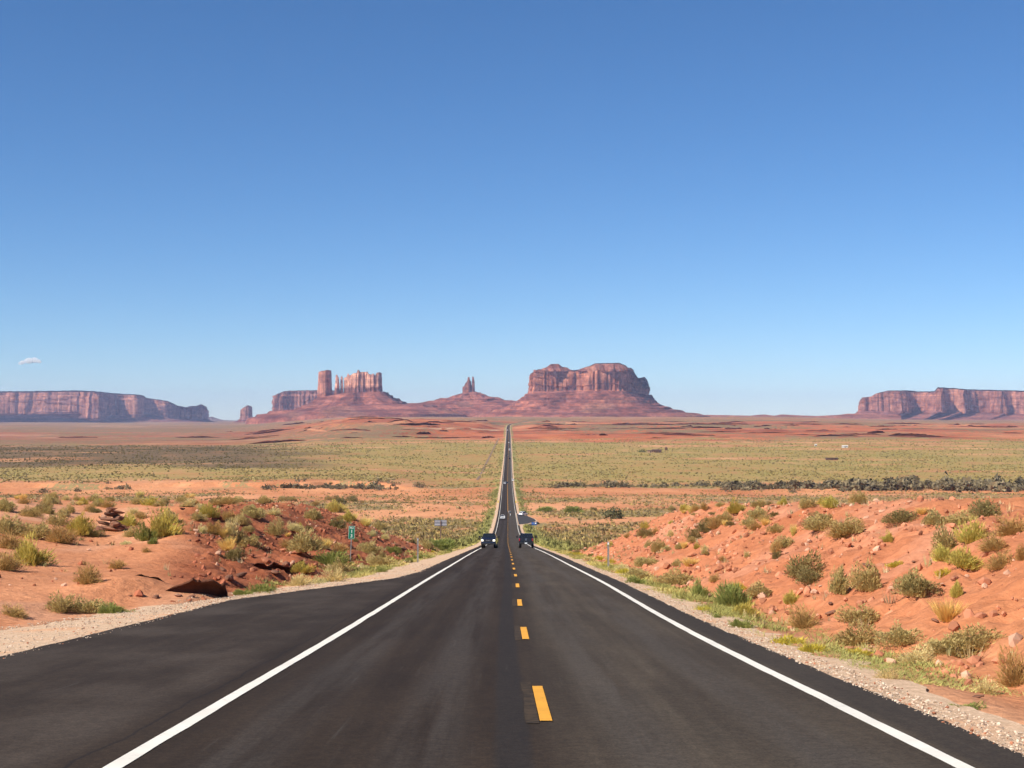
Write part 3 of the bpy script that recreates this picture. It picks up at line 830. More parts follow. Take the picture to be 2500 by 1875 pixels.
# long mesa on the left
ZL = 14000
lt = butte('mesa', 'long flat mesa from the left edge, its right end stepping down', 'mesa', 120, ZL, 1035)
foot = [(-420, -100), (-200, 60), (-60, 20), (0, 40), (60, 70), (110, 40), (150, 60), (202, 30), (214, -60), (248, -70), (262, 230), (276, 420), (300, 520), (342, 560), (356, 860), (372, 960), (412, 1010), (424, 1250), (462, 1430), (498, 1420), (513, 1640), (510, 2100), (-420, 2000)]
ltop = [(-450, 960), (0, 958.5), (84, 958), (179, 956.5), (244, 959), (294, 964), (342, 966), (355, 969), (359, 973.5), (412, 980.5), (437, 992), (458, 995), (463, 992.5), (482, 992), (493, 988), (504, 993), (511, 997), (514, 1003)]
lbot = [(-450, 1006), (190, 1006), (215, 1022), (250, 1021), (280, 1013), (303, 1018), (358, 1012), (398, 1021), (513, 1024)]
stand(lt, part('cliff', cliff_mesh('cliff', foot, ZL, ltop, lbot, 1000, 34, 34, 110, .05, 91, c_hi=(.45, .21, .14), rim=.7, rounds=1), None))
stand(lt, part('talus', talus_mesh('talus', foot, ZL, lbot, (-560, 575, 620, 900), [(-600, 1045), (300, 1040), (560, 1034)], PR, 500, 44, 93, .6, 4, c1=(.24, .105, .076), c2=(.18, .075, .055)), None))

# mesa on the right
ZR = 11500
rt = butte('mesa', 'long red mesa at the right edge with a rounded stepped left end', 'mesa', 2330, ZR, 1025)
foot = [(2090, 40), (2105, 0), (2160, -30), (2212, -40), (2226, 150), (2240, 190), (2284, 40), (2300, -40), (2312, 150), (2332, 190), (2350, 60), (2368, 220), (2420, 240), (2450, 120), (2466, 260), (2500, 200), (2560, 100), (2580, 260), (2900, 100), (2900, 1300), (2130, 1300)]
rtop = [(2080, 995), (2090, 990), (2092, 979), (2102, 970.5), (2126, 968.5), (2136, 962), (2163, 955.5), (2218, 955.5), (2231, 958), (2278, 958), (2285, 949), (2326, 950), (2353, 953), (2500, 956.5), (2900, 960)]
rbot = [(2080, 1004), (2220, 1004), (2290, 1003), (2400, 1007), (2500, 1010), (2900, 1013)]
stand(rt, part('cliff', cliff_mesh('cliff', foot, ZR, rtop, rbot, 900, 34, 26, 80, .10, 101, c_hi=(.44, .195, .13), rim=.4, rounds=1), None))
stand(rt, part('talus', talus_mesh('talus', foot, ZR, rbot, (1900, 3000, 950, 900), 1034, PR, 420, 50, 103, .8, 6, c1=(.28, .115, .08), c2=(.21, .08, .058)), None))

# low red rises on the skyline right of the butte
ZH = 9800
def ridge(name, prof, Z0, depth, mat, c, seed, rows=26, n=240, rough=6):
    pxs = np.linspace(prof[0][0], prof[-1][0], n)
    X = px_x(pxs, Z0); top = py_z(lin(prof)(pxs), Z0)
    t = np.linspace(-1, 1, rows)[:, None]
    Y = Z0 + depth * t + 0 * X[None]
    Xg = X[None] * (Y / Z0)
    k = (1 - np.abs(t)) ** .8
    zb = -60
    H = zb + (top[None] - zb) * k + rough * fbm(Xg / 90, Y / 90, 4, seed) * np.minimum(1, 1.4 * (1 - k) + .15)
    cc = np.array(c)[None, None] * (1 + .2 * fbm(Xg / 200, Y / 120, 4, seed + 4))[..., None]
    return mesh_np(name, np.stack([Xg, Y, H], -1).reshape(-1, 3), grid_faces(rows, n), mat, cc.reshape(-1, 3), False)
o = link('hills', ridge('hills', [(1560, 1022), (1640, 1010.5), (1700, 1011.5), (1750, 1012.5), (1831, 1014), (1850, 1012), (1867, 1010.5), (1890, 1014), (1909, 1010.5), (1953, 1013), (1994, 1014.5), (2045, 1012), (2069, 1009), (2100, 1010), (2200, 1014)], ZH, 500, M_talus, (.36, .15, .10), 5)); o['kind'] = 'structure'
o = link('hills', ridge('hills', [(470, 1030), (505, 1019), (517, 1016.5), (530, 1021), (545, 1025.5), (565, 1026), (640, 1028), (760, 1026)], 19500, 900, M_talus, (.22, .16, .13), 6, rough=14)); o['kind'] = 'structure'

# ------------------------------------------------------------------ scrub of the plain (nobody could count it)
def domes(pts, size, height, colr, n=5):
    """many small irregular bushes in one mesh"""
    m = len(pts)
    ang = np.linspace(0, 2 * np.pi, n, endpoint=False)[None] + rng.uniform(0, 6.28, (m, 1))
    def ring(rf, hf):
        r = size[:, None] * rf * rng.uniform(.62, 1.3, (m, n)); z = height[:, None] * hf * rng.uniform(.75, 1.25, (m, n))
        return np.stack([pts[:, :1] + np.cos(ang) * r, pts[:, 1:2] + np.sin(ang) * r, pts[:, 2:3] + z], -1)
    r0 = ring(.42, -.08); r1 = ring(.52, .55); top = pts[:, None, :] + np.stack([rng.normal(0, .08, m) * size, rng.normal(0, .08, m) * size, height * rng.uniform(.85, 1.15, m)], -1)[:, None]
    V = np.concatenate([r0, r1, top], 1)
    nv = 2 * n + 1
    i = np.arange(n); j = (i + 1) % n
    q = np.stack([i, j, n + j, n + i], -1); tr = np.stack([n + i, n + j, np.full(n, 2 * n)], -1)
    b = (np.arange(m) * nv)[:, None, None]
    C = np.repeat(colr[:, None], nv, 1)
    C = C * rng.uniform(.75, 1.25, (m, nv, 1))
    C[:, :n] *= .9
    return V.reshape(-1, 3), [(b + q[None]).reshape(-1, 4), (b + tr[None]).reshape(-1, 3)], C.reshape(-1, 3)

def tufts(pts, size, height, colr, n=14):
    m = len(pts)
    u = rng.normal(0, 1, (m, n, 3)); u[..., 2] = np.abs(u[..., 2]); u /= np.linalg.norm(u, axis=2)[..., None]
    c = pts[:, None] + u * (rng.uniform(.25, 1, (m, n, 1)) ** .6) * np.stack([size * .48, size * .48, height * .70], -1)[:, None]
    sd = rng.normal(0, 1, (m, n, 3)); sd[..., 2] *= .3; sd /= np.linalg.norm(sd, axis=2)[..., None]
    w = (size * .17)[:, None, None] * rng.uniform(.6, 1.5, (m, n, 1))
    dn = np.stack([np.zeros(m), np.zeros(m), height * .42], -1)[:, None] * rng.uniform(.6, 1.4, (m, n, 1))
    tip = c + u * w * .8 + dn * .75
    V = np.stack([c - sd * w - dn * .35, c + sd * w - dn * .35, tip], 2).reshape(-1, 3)
    Fc = np.arange(m * n * 3).reshape(-1, 3)
    C = np.repeat(colr[:, None] * rng.uniform(.65, 1.4, (m, n, 1)), 3, 1)
    return V, [Fc], C.reshape(-1, 3)

PAL = np.array([(.310, .235, .092), (.400, .300, .105), (.280, .190, .088), (.195, .150, .072), (.500, .350, .140), (.340, .275, .145)])
def scatter_scrub(name, z0, z1, n, smin, smax, seed, pw=1.0, tn=0):
    r = np.random.default_rng(seed)
    k = n * 3
    u = r.uniform(0, 1, k)
    Z = (z0 ** pw + u * (z1 ** pw - z0 ** pw)) ** (1 / pw)
    A = r.uniform(-.40, .40, k)
    X = A * Z
    rx = X - road_x(Z); d = np.maximum(-rx - grav_l(Z), rx - grav_r(Z))
    patch = fbm(X / 40, Z / 70, 4, 91); clump = fbm(X / 7, Z / 10, 3, 93)
    wash = np.exp(-((Z - 1030 - 30 * fbm(X / 90, Z / 130, 4, 71)) / 60) ** 2)
    strip = 1 - sstep(d, 2, 9)
    p = (.36 + .9 * patch + .5 * clump) * (1 - .6 * wash) + strip * .6
    inm = (mound_l(Z) > .2) & (rx < 0) | (mound_r(Z) > .2) & (rx > 0)
    turn = (rx > 0) & (rx < 15) & (Z > 540) & (Z < 685)
    ok = (r.uniform(0, 1, k) < p) & (d > 1.0) & ~inm & ~turn
    idx = np.nonzero(ok)[0][:n]
    X, Z = X[idx], Z[idx]
    H = ground(X, Z)
    s = r.uniform(smin, smax, len(X)) * r.uniform(.7, 1.35, len(X))
    w = np.array([.28, .2, .2, .14, .09, .09])
    ci = r.choice(6, len(X), p=w)
    c = PAL[ci]
    st_ = strip[idx][:, None]
    c = c * (1 - st_) + np.array((.285, .270, .090)) * st_
    fz = sstep(Z, 700, 1300)[:, None]
    c = c * (1 - .72 * fz) + np.array((.265, .196, .070)) * .72 * fz
    dk = sstep(-X / Z, .09, .19) * sstep(Z, 1350, 1600)
    c = c * r.uniform(.55, 1.2, (len(X), 1)) * (1 - .5 * dk[:, None])
    P3 = np.stack([X, Z, H], -1); hh = s * r.uniform(.45, .8, len(X))
    V, Fc, C = tufts(P3, s * 1.1, hh * 1.1, c, tn) if tn else domes(P3, s, hh, c)
    o = link(name, mesh_np(name, V, Fc, M_vcol, C, False))
    tag(o, kind='stuff'); return o
scatter_scrub('desert_scrub', 165, 420, 13000, .45, 1.15, 1, 1.3, 20)
scatter_scrub('desert_scrub', 420, 1060, 26000, .6, 1.45, 2, 1.0, 9)
scatter_scrub('desert_scrub', 1100, 2700, 26000, .8, 1.9, 3, .6)

# ------------------------------------------------------------------ plants: leaf by leaf prototypes, then single plants
def leaf_mesh(name, n, seed, style, mat):
    r = np.random.default_rng(seed)
    u = r.normal(0, 1, (n, 3)); u[:, 2] = np.abs(u[:, 2]); u /= np.linalg.norm(u, axis=1)[:, None]
    lump = 1 + (.38 + .07 * (seed % 5)) * noise2(u[:, 0] * 2.2 + seed, u[:, 1] * 2.2 + u[:, 2], seed)
    if style == 'dome':
        rad = r.uniform(0, 1, n) ** .40 * lump
        p = u * rad[:, None] * np.array([.46, .46, .82]); d = u * .7 + np.array([0, 0, .75]) + r.normal(0, .35, (n, 3)); L, W = .13, .018
    elif style == 'spray':
        rad = r.uniform(0, 1, n) ** .45 * lump
        p = u * rad[:, None] * np.array([.42, .42, .78]); d = u * .8 + np.array([0, 0, 1.2]) + r.normal(0, .18, (n, 3)); L, W = .22, .014
    elif style == 'grass':
        q = r.uniform(0, 1, n)
        p = u * np.array([.20, .20, 0]) * r.uniform(0, 1, (n, 1)); d = u * np.array([.55, .55, .2]) + np.array([0, 0, 1.0]) + r.normal(0, .12, (n, 3)); L, W = .85, .014
    elif style == 'twig':
        rad = r.uniform(.15, 1, n) * lump
        p = u * rad[:, None] * np.array([.42, .42, .80]); d = u * 1.0 + np.array([0, 0, .5]) + r.normal(0, .3, (n, 3)); L, W = .17, .011
    elif style == 'mat':
        rad = r.uniform(0, 1, n) ** .5
        p = u * rad[:, None] * np.array([.46, .40, .45]) * lump[:, None]; d = u * .6 + np.array([0, 0, 1.1]) + r.normal(0, .25, (n, 3)); L, W = .24, .014
    d /= np.linalg.norm(d, axis=1)[:, None]
    ll = L * r.uniform(.55, 1.3, n)
    side = np.cross(d, r.normal(0, 1, (n, 3))); side /= np.linalg.norm(side, axis=1)[:, None]
    ww = (W * r.uniform(.6, 1.4, n))[:, None]
    b0 = p - side * ww; b1 = p + side * ww; tip = p + d * ll[:, None]
    mid = p + d * (ll * .5)[:, None] + side * ww * .9
    V = np.stack([b0, b1, tip], 1).reshape(-1, 3)
    V[:, 2] = np.maximum(V[:, 2], -.06)
    k = r.uniform(0, 1, n)
    C = np.repeat(np.stack([k, k, k], -1), 3, 0)
    return mesh_np(name, V, np.arange(3 * n).reshape(-1, 3), mat, C, False)

def stem_mesh(name, n, seed):
    r = random.Random(seed)
    V, Fq = [], []
    for i in range(n):
        a = r.uniform(0, 6.28); t = r.uniform(.1, .8); h = r.uniform(.35, .75)
        p0 = Vector((math.cos(a) * .03, math.sin(a) * .03, -.08)); p1 = Vector((math.cos(a) * .18 * t, math.sin(a) * .18 * t, h * .5)); p2 = Vector((math.cos(a + .3) * .42 * t, math.sin(a + .3) * .42 * t, h))
        for q, w in ((p0, .022), (p1, .014), (p2, .004)):
            for b in range(3):
                V.append((q.x + math.cos(b * 2.09) * w, q.y + math.sin(b * 2.09) * w, q.z))
        o = i * 9
        for s in (0, 3):
            for b in range(3): Fq.append((o + s + b, o + s + (b + 1) % 3, o + s + 3 + (b + 1) % 3, o + s + 3 + b))
    return mesh_np(name, np.array(V), np.array(Fq), M_stem)

SPEC = {'sagebrush': ('dome', 2400), 'rabbitbrush': ('spray', 2200), 'brown_brush': ('twig', 2400), 'bunchgrass': ('grass', 520),
        'blackbrush': ('dome', 2000), 'snakeweed': ('mat', 1200), 'green_bush': ('spray', 2200), 'pale_brush': ('twig', 2200)}
COLOUR = {'sagebrush': 'grey-green sagebrush', 'rabbitbrush': 'yellow-green rabbitbrush', 'brown_brush': 'brown half-dry brush', 'bunchgrass': 'straw grass tuft',
          'blackbrush': 'dark olive brush', 'snakeweed': 'bright yellow brush', 'green_bush': 'fresh green bush', 'pale_brush': 'pale silvery brush'}
CATG = {'sagebrush': 'shrub', 'rabbitbrush': 'shrub', 'brown_brush': 'shrub', 'bunchgrass': 'grass tuft', 'blackbrush': 'shrub', 'snakeweed': 'shrub', 'green_bush': 'shrub', 'pale_brush': 'shrub'}
LEAF = {k: [leaf_mesh(k + '_foliage', n, 10 * i + j, s, PLANT[k]) for j in range(5)] for i, (k, (s, n)) in enumerate(SPEC.items())}
STEM = [stem_mesh('stems', 7, 3), stem_mesh('stems', 9, 4)]

LANDMARK = [(270, 1268, 'the rock pile'), (490, 1432, 'the dark overhanging ledge'), (860, 1300, 'the mile marker'), (1021, 1350, 'the left grey post'),
            (1484, 1355, 'the right grey post'), (215, 1408, 'the lone twiggy bush'), (1076, 1285, 'the big sign back'),
            (1500, 1255, 'the round dark bush'), (1290, 1310, 'the black pickup'), (2310, 1330, 'the round high sagebrush'),
            (1790, 1450, 'the big green roadside bush'), (2340, 1560, 'the long low sagebrush'), (120, 1370, 'the bright left-edge bush'), (350, 1300, 'the tall pale-topped bush'),
            (700, 1420, 'the green gravel-edge clump'), (2130, 1260, 'the dark crest bush'), (640, 1240, 'the left cutting rim'), (1985, 1400, 'the dark slanting bush')]
plants = []
used_labels = {}
def where(px, py):
    best = min(LANDMARK, key=lambda L: (L[0] - px) ** 2 + ((L[1] - py) * 1.6) ** 2)
    dx, dy = px - best[0], py - best[1]
    r = math.hypot(dx, dy * 1.6)
    if r < 9: return None
    a = math.degrees(math.atan2(-dy * 1.6, dx)) % 360
    w = ['right of', 'up-right of', 'above', 'up-left of', 'left of', 'down-left of', 'below', 'down-right of'][int(((a + 22.5) % 360) // 45)]
    dist = 'just ' if r < 55 else ('' if r < 130 else 'well ')
    return dist + w + ' ' + best[2]

def plant(kind, px, py, w, h, i, label=None, lean=0):
    """one plant whose foot is seen at px, py; w, h in photo pixels"""
    p = at(px, py)
    s = p.y / F
    big = 'big ' if w > 75 else ('small ' if w < 34 else '')
    if label is None:
        label = big + COLOUR[kind] + ' ' + (where(px, py) or 'on the bank')
    o = thing(kind, label, CATG[kind], (p.x, p.y, p.z - .03), random.uniform(0, 6.28))
    f = link('foliage', LEAF[kind][i % 5], o, scale=(w * s * 1.12, w * s * 1.1 * random.uniform(.75, 1.1), h * s * 1.08))
    f.rotation_euler = (random.gauss(0, .10), random.gauss(0, .10), 0)
    if kind != 'bunchgrass':
        link('stems', STEM[i % 2], o, scale=(w * s, w * s, h * s))
    plants.append((o, kind, label))
    return o

S, R_, B, G, D_, Y, N_, P_ = 'sagebrush', 'rabbitbrush', 'brown_brush', 'bunchgrass', 'blackbrush', 'snakeweed', 'green_bush', 'pale_brush'
HAND = [
 # left part: zoom window (0,1150) scale .2532
 (0, 1150, .2532, [(60,380,220,130,S),(80,600,260,170,S),(100,740,260,160,B),(60,950,300,190,B),(300,890,360,220,R_),(330,640,330,150,S),(590,690,320,180,B),(780,610,270,190,R_),(560,520,200,120,S),
  (390,400,110,90,D_),(470,410,120,80,S),(690,400,90,80,S),(620,430,120,70,S),(460,350,100,70,S),(240,310,120,60,B),(810,320,110,70,R_),(920,290,140,70,S),(960,310,100,50,R_),(880,385,110,80,B),(1040,350,130,80,B),(1080,290,110,50,S),
  (1350,260,90,80,G),(1330,320,110,70,S),(1450,330,160,80,R_),(1590,310,90,50,D_),(1520,340,90,40,B),(1840,260,110,50,G),(1760,300,130,60,S),(1870,320,130,60,B),(2170,310,110,70,S),
  (1940,370,120,70,P_),(2010,440,200,120,R_),(2180,480,110,80,B),(1920,470,140,70,S),(1290,410,130,70,P_),(1360,450,160,70,B),(1240,530,200,110,R_),(1620,500,240,130,S),(1580,630,300,220,R_),(1420,665,190,180,N_),(1480,700,90,70,N_),
  (2060,600,160,120,B),(1950,590,110,80,P_),(2160,640,100,110,G),(2190,730,100,90,N_),(860,1080,250,200,B),(1140,930,170,90,B),(140,1390,260,110,B),(620,1350,300,165,S),(860,1360,330,150,S),(1080,1375,260,110,N_),(1240,1390,190,70,N_),(1070,570,100,70,B),(1220,705,110,40,P_),(1420,780,80,60,B)]),
 # left cutting: window (500,1150) scale .2712
 (500, 1150, .2712, [(435,405,200,110,S),(215,440,170,90,B),(320,480,170,90,S),(620,385,140,60,P_),(240,580,180,150,P_),(340,690,330,160,S),(270,780,190,120,D_),(90,560,150,110,B),(640,570,140,130,S),(790,540,150,80,P_),(860,545,90,80,R_),
  (910,720,300,190,S),(740,690,160,80,B),(1130,850,350,130,N_),(1210,925,200,120,S),(980,430,150,110,S),(1000,310,80,50,B),(1170,370,180,100,R_),(1190,510,150,100,D_),(1290,450,130,90,R_),(1340,445,90,80,G),(1220,290,120,80,D_),(1330,272,110,50,D_),(1120,262,80,40,S),
  (700,270,100,50,S),(780,265,100,40,S),(540,290,150,70,S),(290,280,120,50,S),(220,300,180,70,B),(1490,750,170,120,S),(1590,860,180,110,S),(1520,830,140,90,P_),(1220,730,160,90,B),(1090,690,100,100,G),(1450,490,130,80,G),(1580,530,150,90,S),(1690,740,150,80,N_),
  (330,1140,200,120,N_),(500,1120,260,120,N_),(610,1095,160,80,N_),(860,1050,260,150,P_),(1030,1045,170,100,P_),(1170,1010,220,150,P_),(890,900,180,80,R_),(940,1060,60,40,Y),(1500,880,120,60,Y),(2130,700,230,110,N_),(2010,700,120,80,S),(1600,930,120,70,N_),(1430,900,150,70,P_)]),
 # right cutting: window (1300,1150) scale .2712
 (1300, 1150, .2712, [(370,372,180,60,N_),(120,362,150,50,N_),(545,350,60,25,D_),(1550,545,160,120,D_),(1640,515,140,120,B),(1720,475,150,120,S),(1780,485,80,50,D_),(1450,610,130,90,D_),(1060,575,80,60,D_),(1100,560,70,60,B),(1240,590,70,70,P_),
  (1540,342,90,70,B),(1470,355,90,60,B),(1420,372,60,70,G),(1460,400,60,30,S),(1360,335,60,40,S),(1250,350,80,40,S),(1690,320,80,40,S),(1620,390,70,30,D_),(1830,375,200,100,R_),(2020,425,220,110,S),(2170,400,90,50,D_),(1940,490,150,70,S),(2000,525,150,80,B),(2180,545,110,80,S),
  (1310,695,60,60,S),(1360,690,60,70,G),(1100,725,80,50,P_),(1550,705,80,50,P_),(1020,850,200,90,S),(930,955,200,100,S),(1300,850,120,60,S),(1290,1030,300,130,S),(1380,975,150,60,D_),(1500,1140,180,170,N_),(1800,1220,330,240,N_),(2020,1125,230,130,S),
  (1900,1300,260,130,R_),(1650,1345,110,80,N_),(1530,1265,160,90,Y),(1310,1195,120,50,N_),(1870,1425,230,120,N_),(1050,1095,140,80,Y),(930,1030,200,90,N_),(1920,765,70,60,P_),(1710,805,90,50,B),(2180,730,100,120,B),(400,755,70,50,D_),(800,900,160,70,P_),(620,800,120,60,Y)]),
 # right foreground: window (1800,1180) scale .4189
 (1800, 1180, .4189, [(960,220,190,70,D_),(1140,235,130,80,S),(480,270,200,80,S),(650,285,200,80,S),(500,220,150,50,D_),(325,300,45,70,G),(1300,235,250,60,S),(1590,295,200,110,B),(1220,395,170,140,S),(1490,385,160,100,B),(1530,495,170,110,B),(1655,440,70,100,B),
  (270,365,130,55,S),(225,432,60,50,D_),(385,545,190,140,D_),(580,635,110,170,S),(750,615,170,160,S),(1020,645,170,130,S),(920,480,90,50,Y),(1200,535,100,70,Y),(1270,655,80,90,R_),(710,805,220,100,S),(380,835,170,130,B),(700,935,260,110,S),(940,925,200,110,S),
  (1230,985,300,120,S),(1400,945,260,120,S),(1030,1050,230,110,P_),(690,995,140,60,Y),(280,930,200,80,Y),(430,975,180,80,Y),(870,1155,220,90,P_),(1610,1170,210,210,B),(1430,1215,150,90,P_),(1330,1310,200,60,N_)]),
]
SPECIAL = {(860,1080,250): 'lone twiggy brown bush casting a long shadow on the bare sand', (300,890,360): 'big bright yellow-green bush at the left edge above the bare sand',
           (1580,630,300): 'tall pale-topped rabbitbrush on the left mound right of the rock pile', (1800,1220,330): 'biggest fresh green bush by the right gravel edge',
           (1220,395,170): 'round grey-green sagebrush alone high on the right bank', (960,220,190): 'dark flat-topped bush on the crest of the right bank',
           (385,545,190): 'dark slanting bush in the middle of the right rubble face', (1140,930,170): 'sparse dead twigs on pale sand above the long ledge'}
i = 0
for ox, oy, sc_, L in HAND:
    for cx_, by_, w_, h_, kd in L:
        plant(kd, ox + cx_ * sc_, oy + by_ * sc_, w_ * sc_, h_ * sc_, i, SPECIAL.get((cx_, by_, w_)))
        i += 1
# smaller plants between them
r = random.Random(5)
tries = 0
while len(plants) < 296 and tries < 3000:
    tries += 1
    side = r.random() < .5
    Z = r.uniform(30, 180)
    if side: X = float(road_x(Z)) - float(grav_l(Z)) - r.uniform(.6, 45)
    else: X = float(road_x(Z)) + float(grav_r(Z)) + r.uniform(.6, 40)
    if abs(X / Z) > .36: continue
    if side and Z < 75 and X > -30: continue
    zz = gz(X, Z); px = CX + X / Z * F; py = HY - zz / Z * F
    p = at(px, py)
    if abs(p.y - Z) > 6: continue
    d = (-X - float(grav_l(Z))) if side else (X - float(grav_r(Z)))
    kd = r.choice([N_, N_, P_, Y]) if d < 3 else r.choice([S, S, B, R_, P_, G, D_])
    w = r.uniform(.4, 1.0) * F / Z
    plant(kd, px, py, w, w * r.uniform(.5, .75), i); i += 1
lab_n = {}
for o, kd, lb in plants: lab_n.setdefault(lb, []).append(o)
for lb, os_ in lab_n.items():
    if len(os_) > 1:
        # told apart by their order from the left where the words alone do not do it
        os_.sort(key=lambda o: o.location.x / o.location.y)
        if len(os_) <= 8:
            for w_, o in zip(['leftmost', 'second from left', 'third from left', 'fourth from left', 'fifth from left', 'sixth from left', 'seventh from left', 'eighth from left'] if len(os_) > 2 else ['left one of two', 'right one of two'], os_):
                o['label'] = lb + ', ' + w_
for o, kd, lb in plants: o['group'] = 'desert shrubs on the road banks'

# ------------------------------------------------------------------ roadside grass
def grass_strip(name, side, z0, z1, n, seed, w0, w1, cols_):
    r = np.random.default_rng(seed)
    Z = np.exp(r.uniform(math.log(z0), math.log(z1), n * 3))
    d = w0 + (w1 - w0) * r.uniform(0, 1, n * 3) ** 1.3
    X = road_x(Z) + (-(grav_l(Z) + d) if side < 0 else grav_r(Z) + d)
    p = .35 + 1.3 * fbm(X / 1.5, Z / 3.5, 3, seed)
    ok = np.nonzero(r.uniform(0, 1, n * 3) < p)[0][:n]
    X, Z = X[ok], Z[ok]; n = len(X)
    H = ground(X, Z) - .03
    h = r.uniform(.08, .24, n) * np.interp(Z, [20, 40, 90], [.55, .7, 1.1]) * (1 + .5 * noise2(X / 2, Z / 4, seed + 3)); a = r.uniform(0, 6.28, n)
    w = np.maximum(.012, .00028 * Z) * r.uniform(.7, 1.5, n)
    lean = r.normal(0, .12, (n, 2))
    b0 = np.stack([X - np.cos(a) * w, Z - np.sin(a) * w, H], -1); b1 = np.stack([X + np.cos(a) * w, Z + np.sin(a) * w, H], -1)
    tp_ = np.stack([X + lean[:, 0], Z + lean[:, 1], H + h], -1)
    V = np.stack([b0, b1, tp_], 1).reshape(-1, 3)
    k = sstep(noise2(X / 3, Z / 6, seed + 8), -.3, .5)
    c = np.array(cols_[0]) * (1 - k[:, None]) + np.array(cols_[1]) * k[:, None]
    c = c * r.uniform(.7, 1.35, (n, 1))
    o = link(name, mesh_np(name, V, np.arange(3 * n).reshape(-1, 3), M_vcol, np.repeat(c, 3, 0), False)); tag(o, kind='stuff')
GR = ((.270, .260, .080), (.480, .400, .135))
grass_strip('roadside_grass', -1, 62, 210, 22000, 11, .1, 3.0, GR)
grass_strip('roadside_grass', 1, 21, 200, 33000, 12, .05, 2.3, GR)
grass_strip('roadside_grass', -1, 200, 460, 12000, 13, .3, 6, GR)
grass_strip('roadside_grass', 1, 190, 540, 12000, 14, .3, 8, GR)

def bank_litter(name, m, seed):
    r = np.random.default_rng(seed)
    left = r.uniform(0, 1, m) < .55
    Z = np.where(left, r.uniform(48, 185, m), r.uniform(20, 180, m)); d = np.where(left, r.uniform(.4, 45, m), r.uniform(.8, 36, m))
    X = road_x(Z) + np.where(left, -grav_l(Z) - d, grav_r(Z) + d)
    ok = (np.abs(X / Z) < .42) & (fbm(X / 5, Z / 8, 3, seed) > -.15) & ~(left & (X / Z < -.2) & (Z < 75) & (r.uniform(0, 1, m) < .85))
    X, Z = X[ok], Z[ok]; m = len(X); k = 16
    H = ground(X, Z) - .02; w = r.uniform(.12, .42, m)
    ang = r.uniform(0, 6.28, (m, k)); rad = r.uniform(0, .5, (m, k)) * w[:, None]
    b = np.stack([X[:, None] + np.cos(ang) * rad, Z[:, None] + np.sin(ang) * rad, np.repeat(H[:, None], k, 1)], -1)
    hh = w[:, None] * r.uniform(.35, .95, (m, k)); bw = np.maximum(.010, .0002 * Z)[:, None] * r.uniform(.7, 1.6, (m, k))
    sd = np.stack([np.cos(ang + 1.3), np.sin(ang + 1.3), 0 * ang], -1) * bw[..., None]
    tp_ = b + np.stack([np.cos(ang) * rad * .9, np.sin(ang) * rad * .9, hh], -1)
    V = np.stack([b - sd, b + sd, tp_], 2).reshape(-1, 3)
    pal = np.array([(.46, .34, .17), (.33, .25, .12), (.36, .33, .15), (.28, .19, .11), (.52, .42, .24)])[r.integers(0, 5, m)]
    C = np.repeat(np.repeat(pal[:, None] * r.uniform(.7, 1.25, (m, 1, 1)), k, 1), 3, 1).reshape(-1, 3)
    o = link(name, mesh_np(name, V, np.arange(len(V)).reshape(-1, 3), M_vcol, C, False)); tag(o, kind='stuff')
bank_litter('dry_grass', 3600, 61)

# ------------------------------------------------------------------ rocks
def rock_mesh(name, seed, mat, sub=2, fl=(1, .8, .55)):
    bm = bmesh.new(); bmesh.ops.create_icosphere(bm, subdivisions=sub, radius=.5)
    r = random.Random(seed)
    planes = [Vector((r.gauss(0, 1), r.gauss(0, 1), r.gauss(0, 1))).normalized() for _ in range(7)]
    for v in bm.verts:
        c = v.co.normalized(); k = 1.0
        for p in planes:
            dd = c.dot(p)
            if dd > .45: k = min(k, .45 / dd + r.uniform(.12, .17))
        v.co = Vector((c.x * fl[0], c.y * fl[1], c.z * fl[2])) * .5 * k * r.uniform(.93, 1.07)
    me = bpy.data.meshes.new(name); bm.to_mesh(me); bm.free(); me.materials.append(mat); return me
ROCKS = [rock_mesh('rock', s, M_stone, 2, f) for s, f in ((1, (1, .8, .6)), (2, (1.2, .8, .4)), (3, (.9, .9, .7)), (4, (1.3, .7, .45)))]
ROCKS_D = [rock_mesh('rock', s, M_stone_dark, 2, f) for s, f in ((5, (1, .8, .6)), (6, (1.3, .8, .4)))]
ROCKS_P = [rock_mesh('rock', s, M_stone_pale, 2, f) for s, f in ((8, (1, .8, .6)), (9, (1.3, .8, .4)))]
rk = []
def rock(px, py, w, mesh, txt=None, rz=None):
    p = at(px, py); s = p.y / F * w
    o = link('rock', mesh, None, (p.x, p.y, p.z + s * .08), rz if rz is not None else random.uniform(0, 6.28), (s, s, s))
    o.rotation_euler = (random.uniform(-.3, .3), random.uniform(-.3, .3), o.rotation_euler.z)
    hue = 'pale ' if mesh in ROCKS_P else ('dark ' if mesh in ROCKS_D else 'red ')
    tag(o, txt or (('small ' if w < 13 else '') + hue + 'rock ' + (where(px, py) or 'on the bank')), 'rock', 'loose rocks on the road banks')
    rk.append(o)
r = random.Random(9)
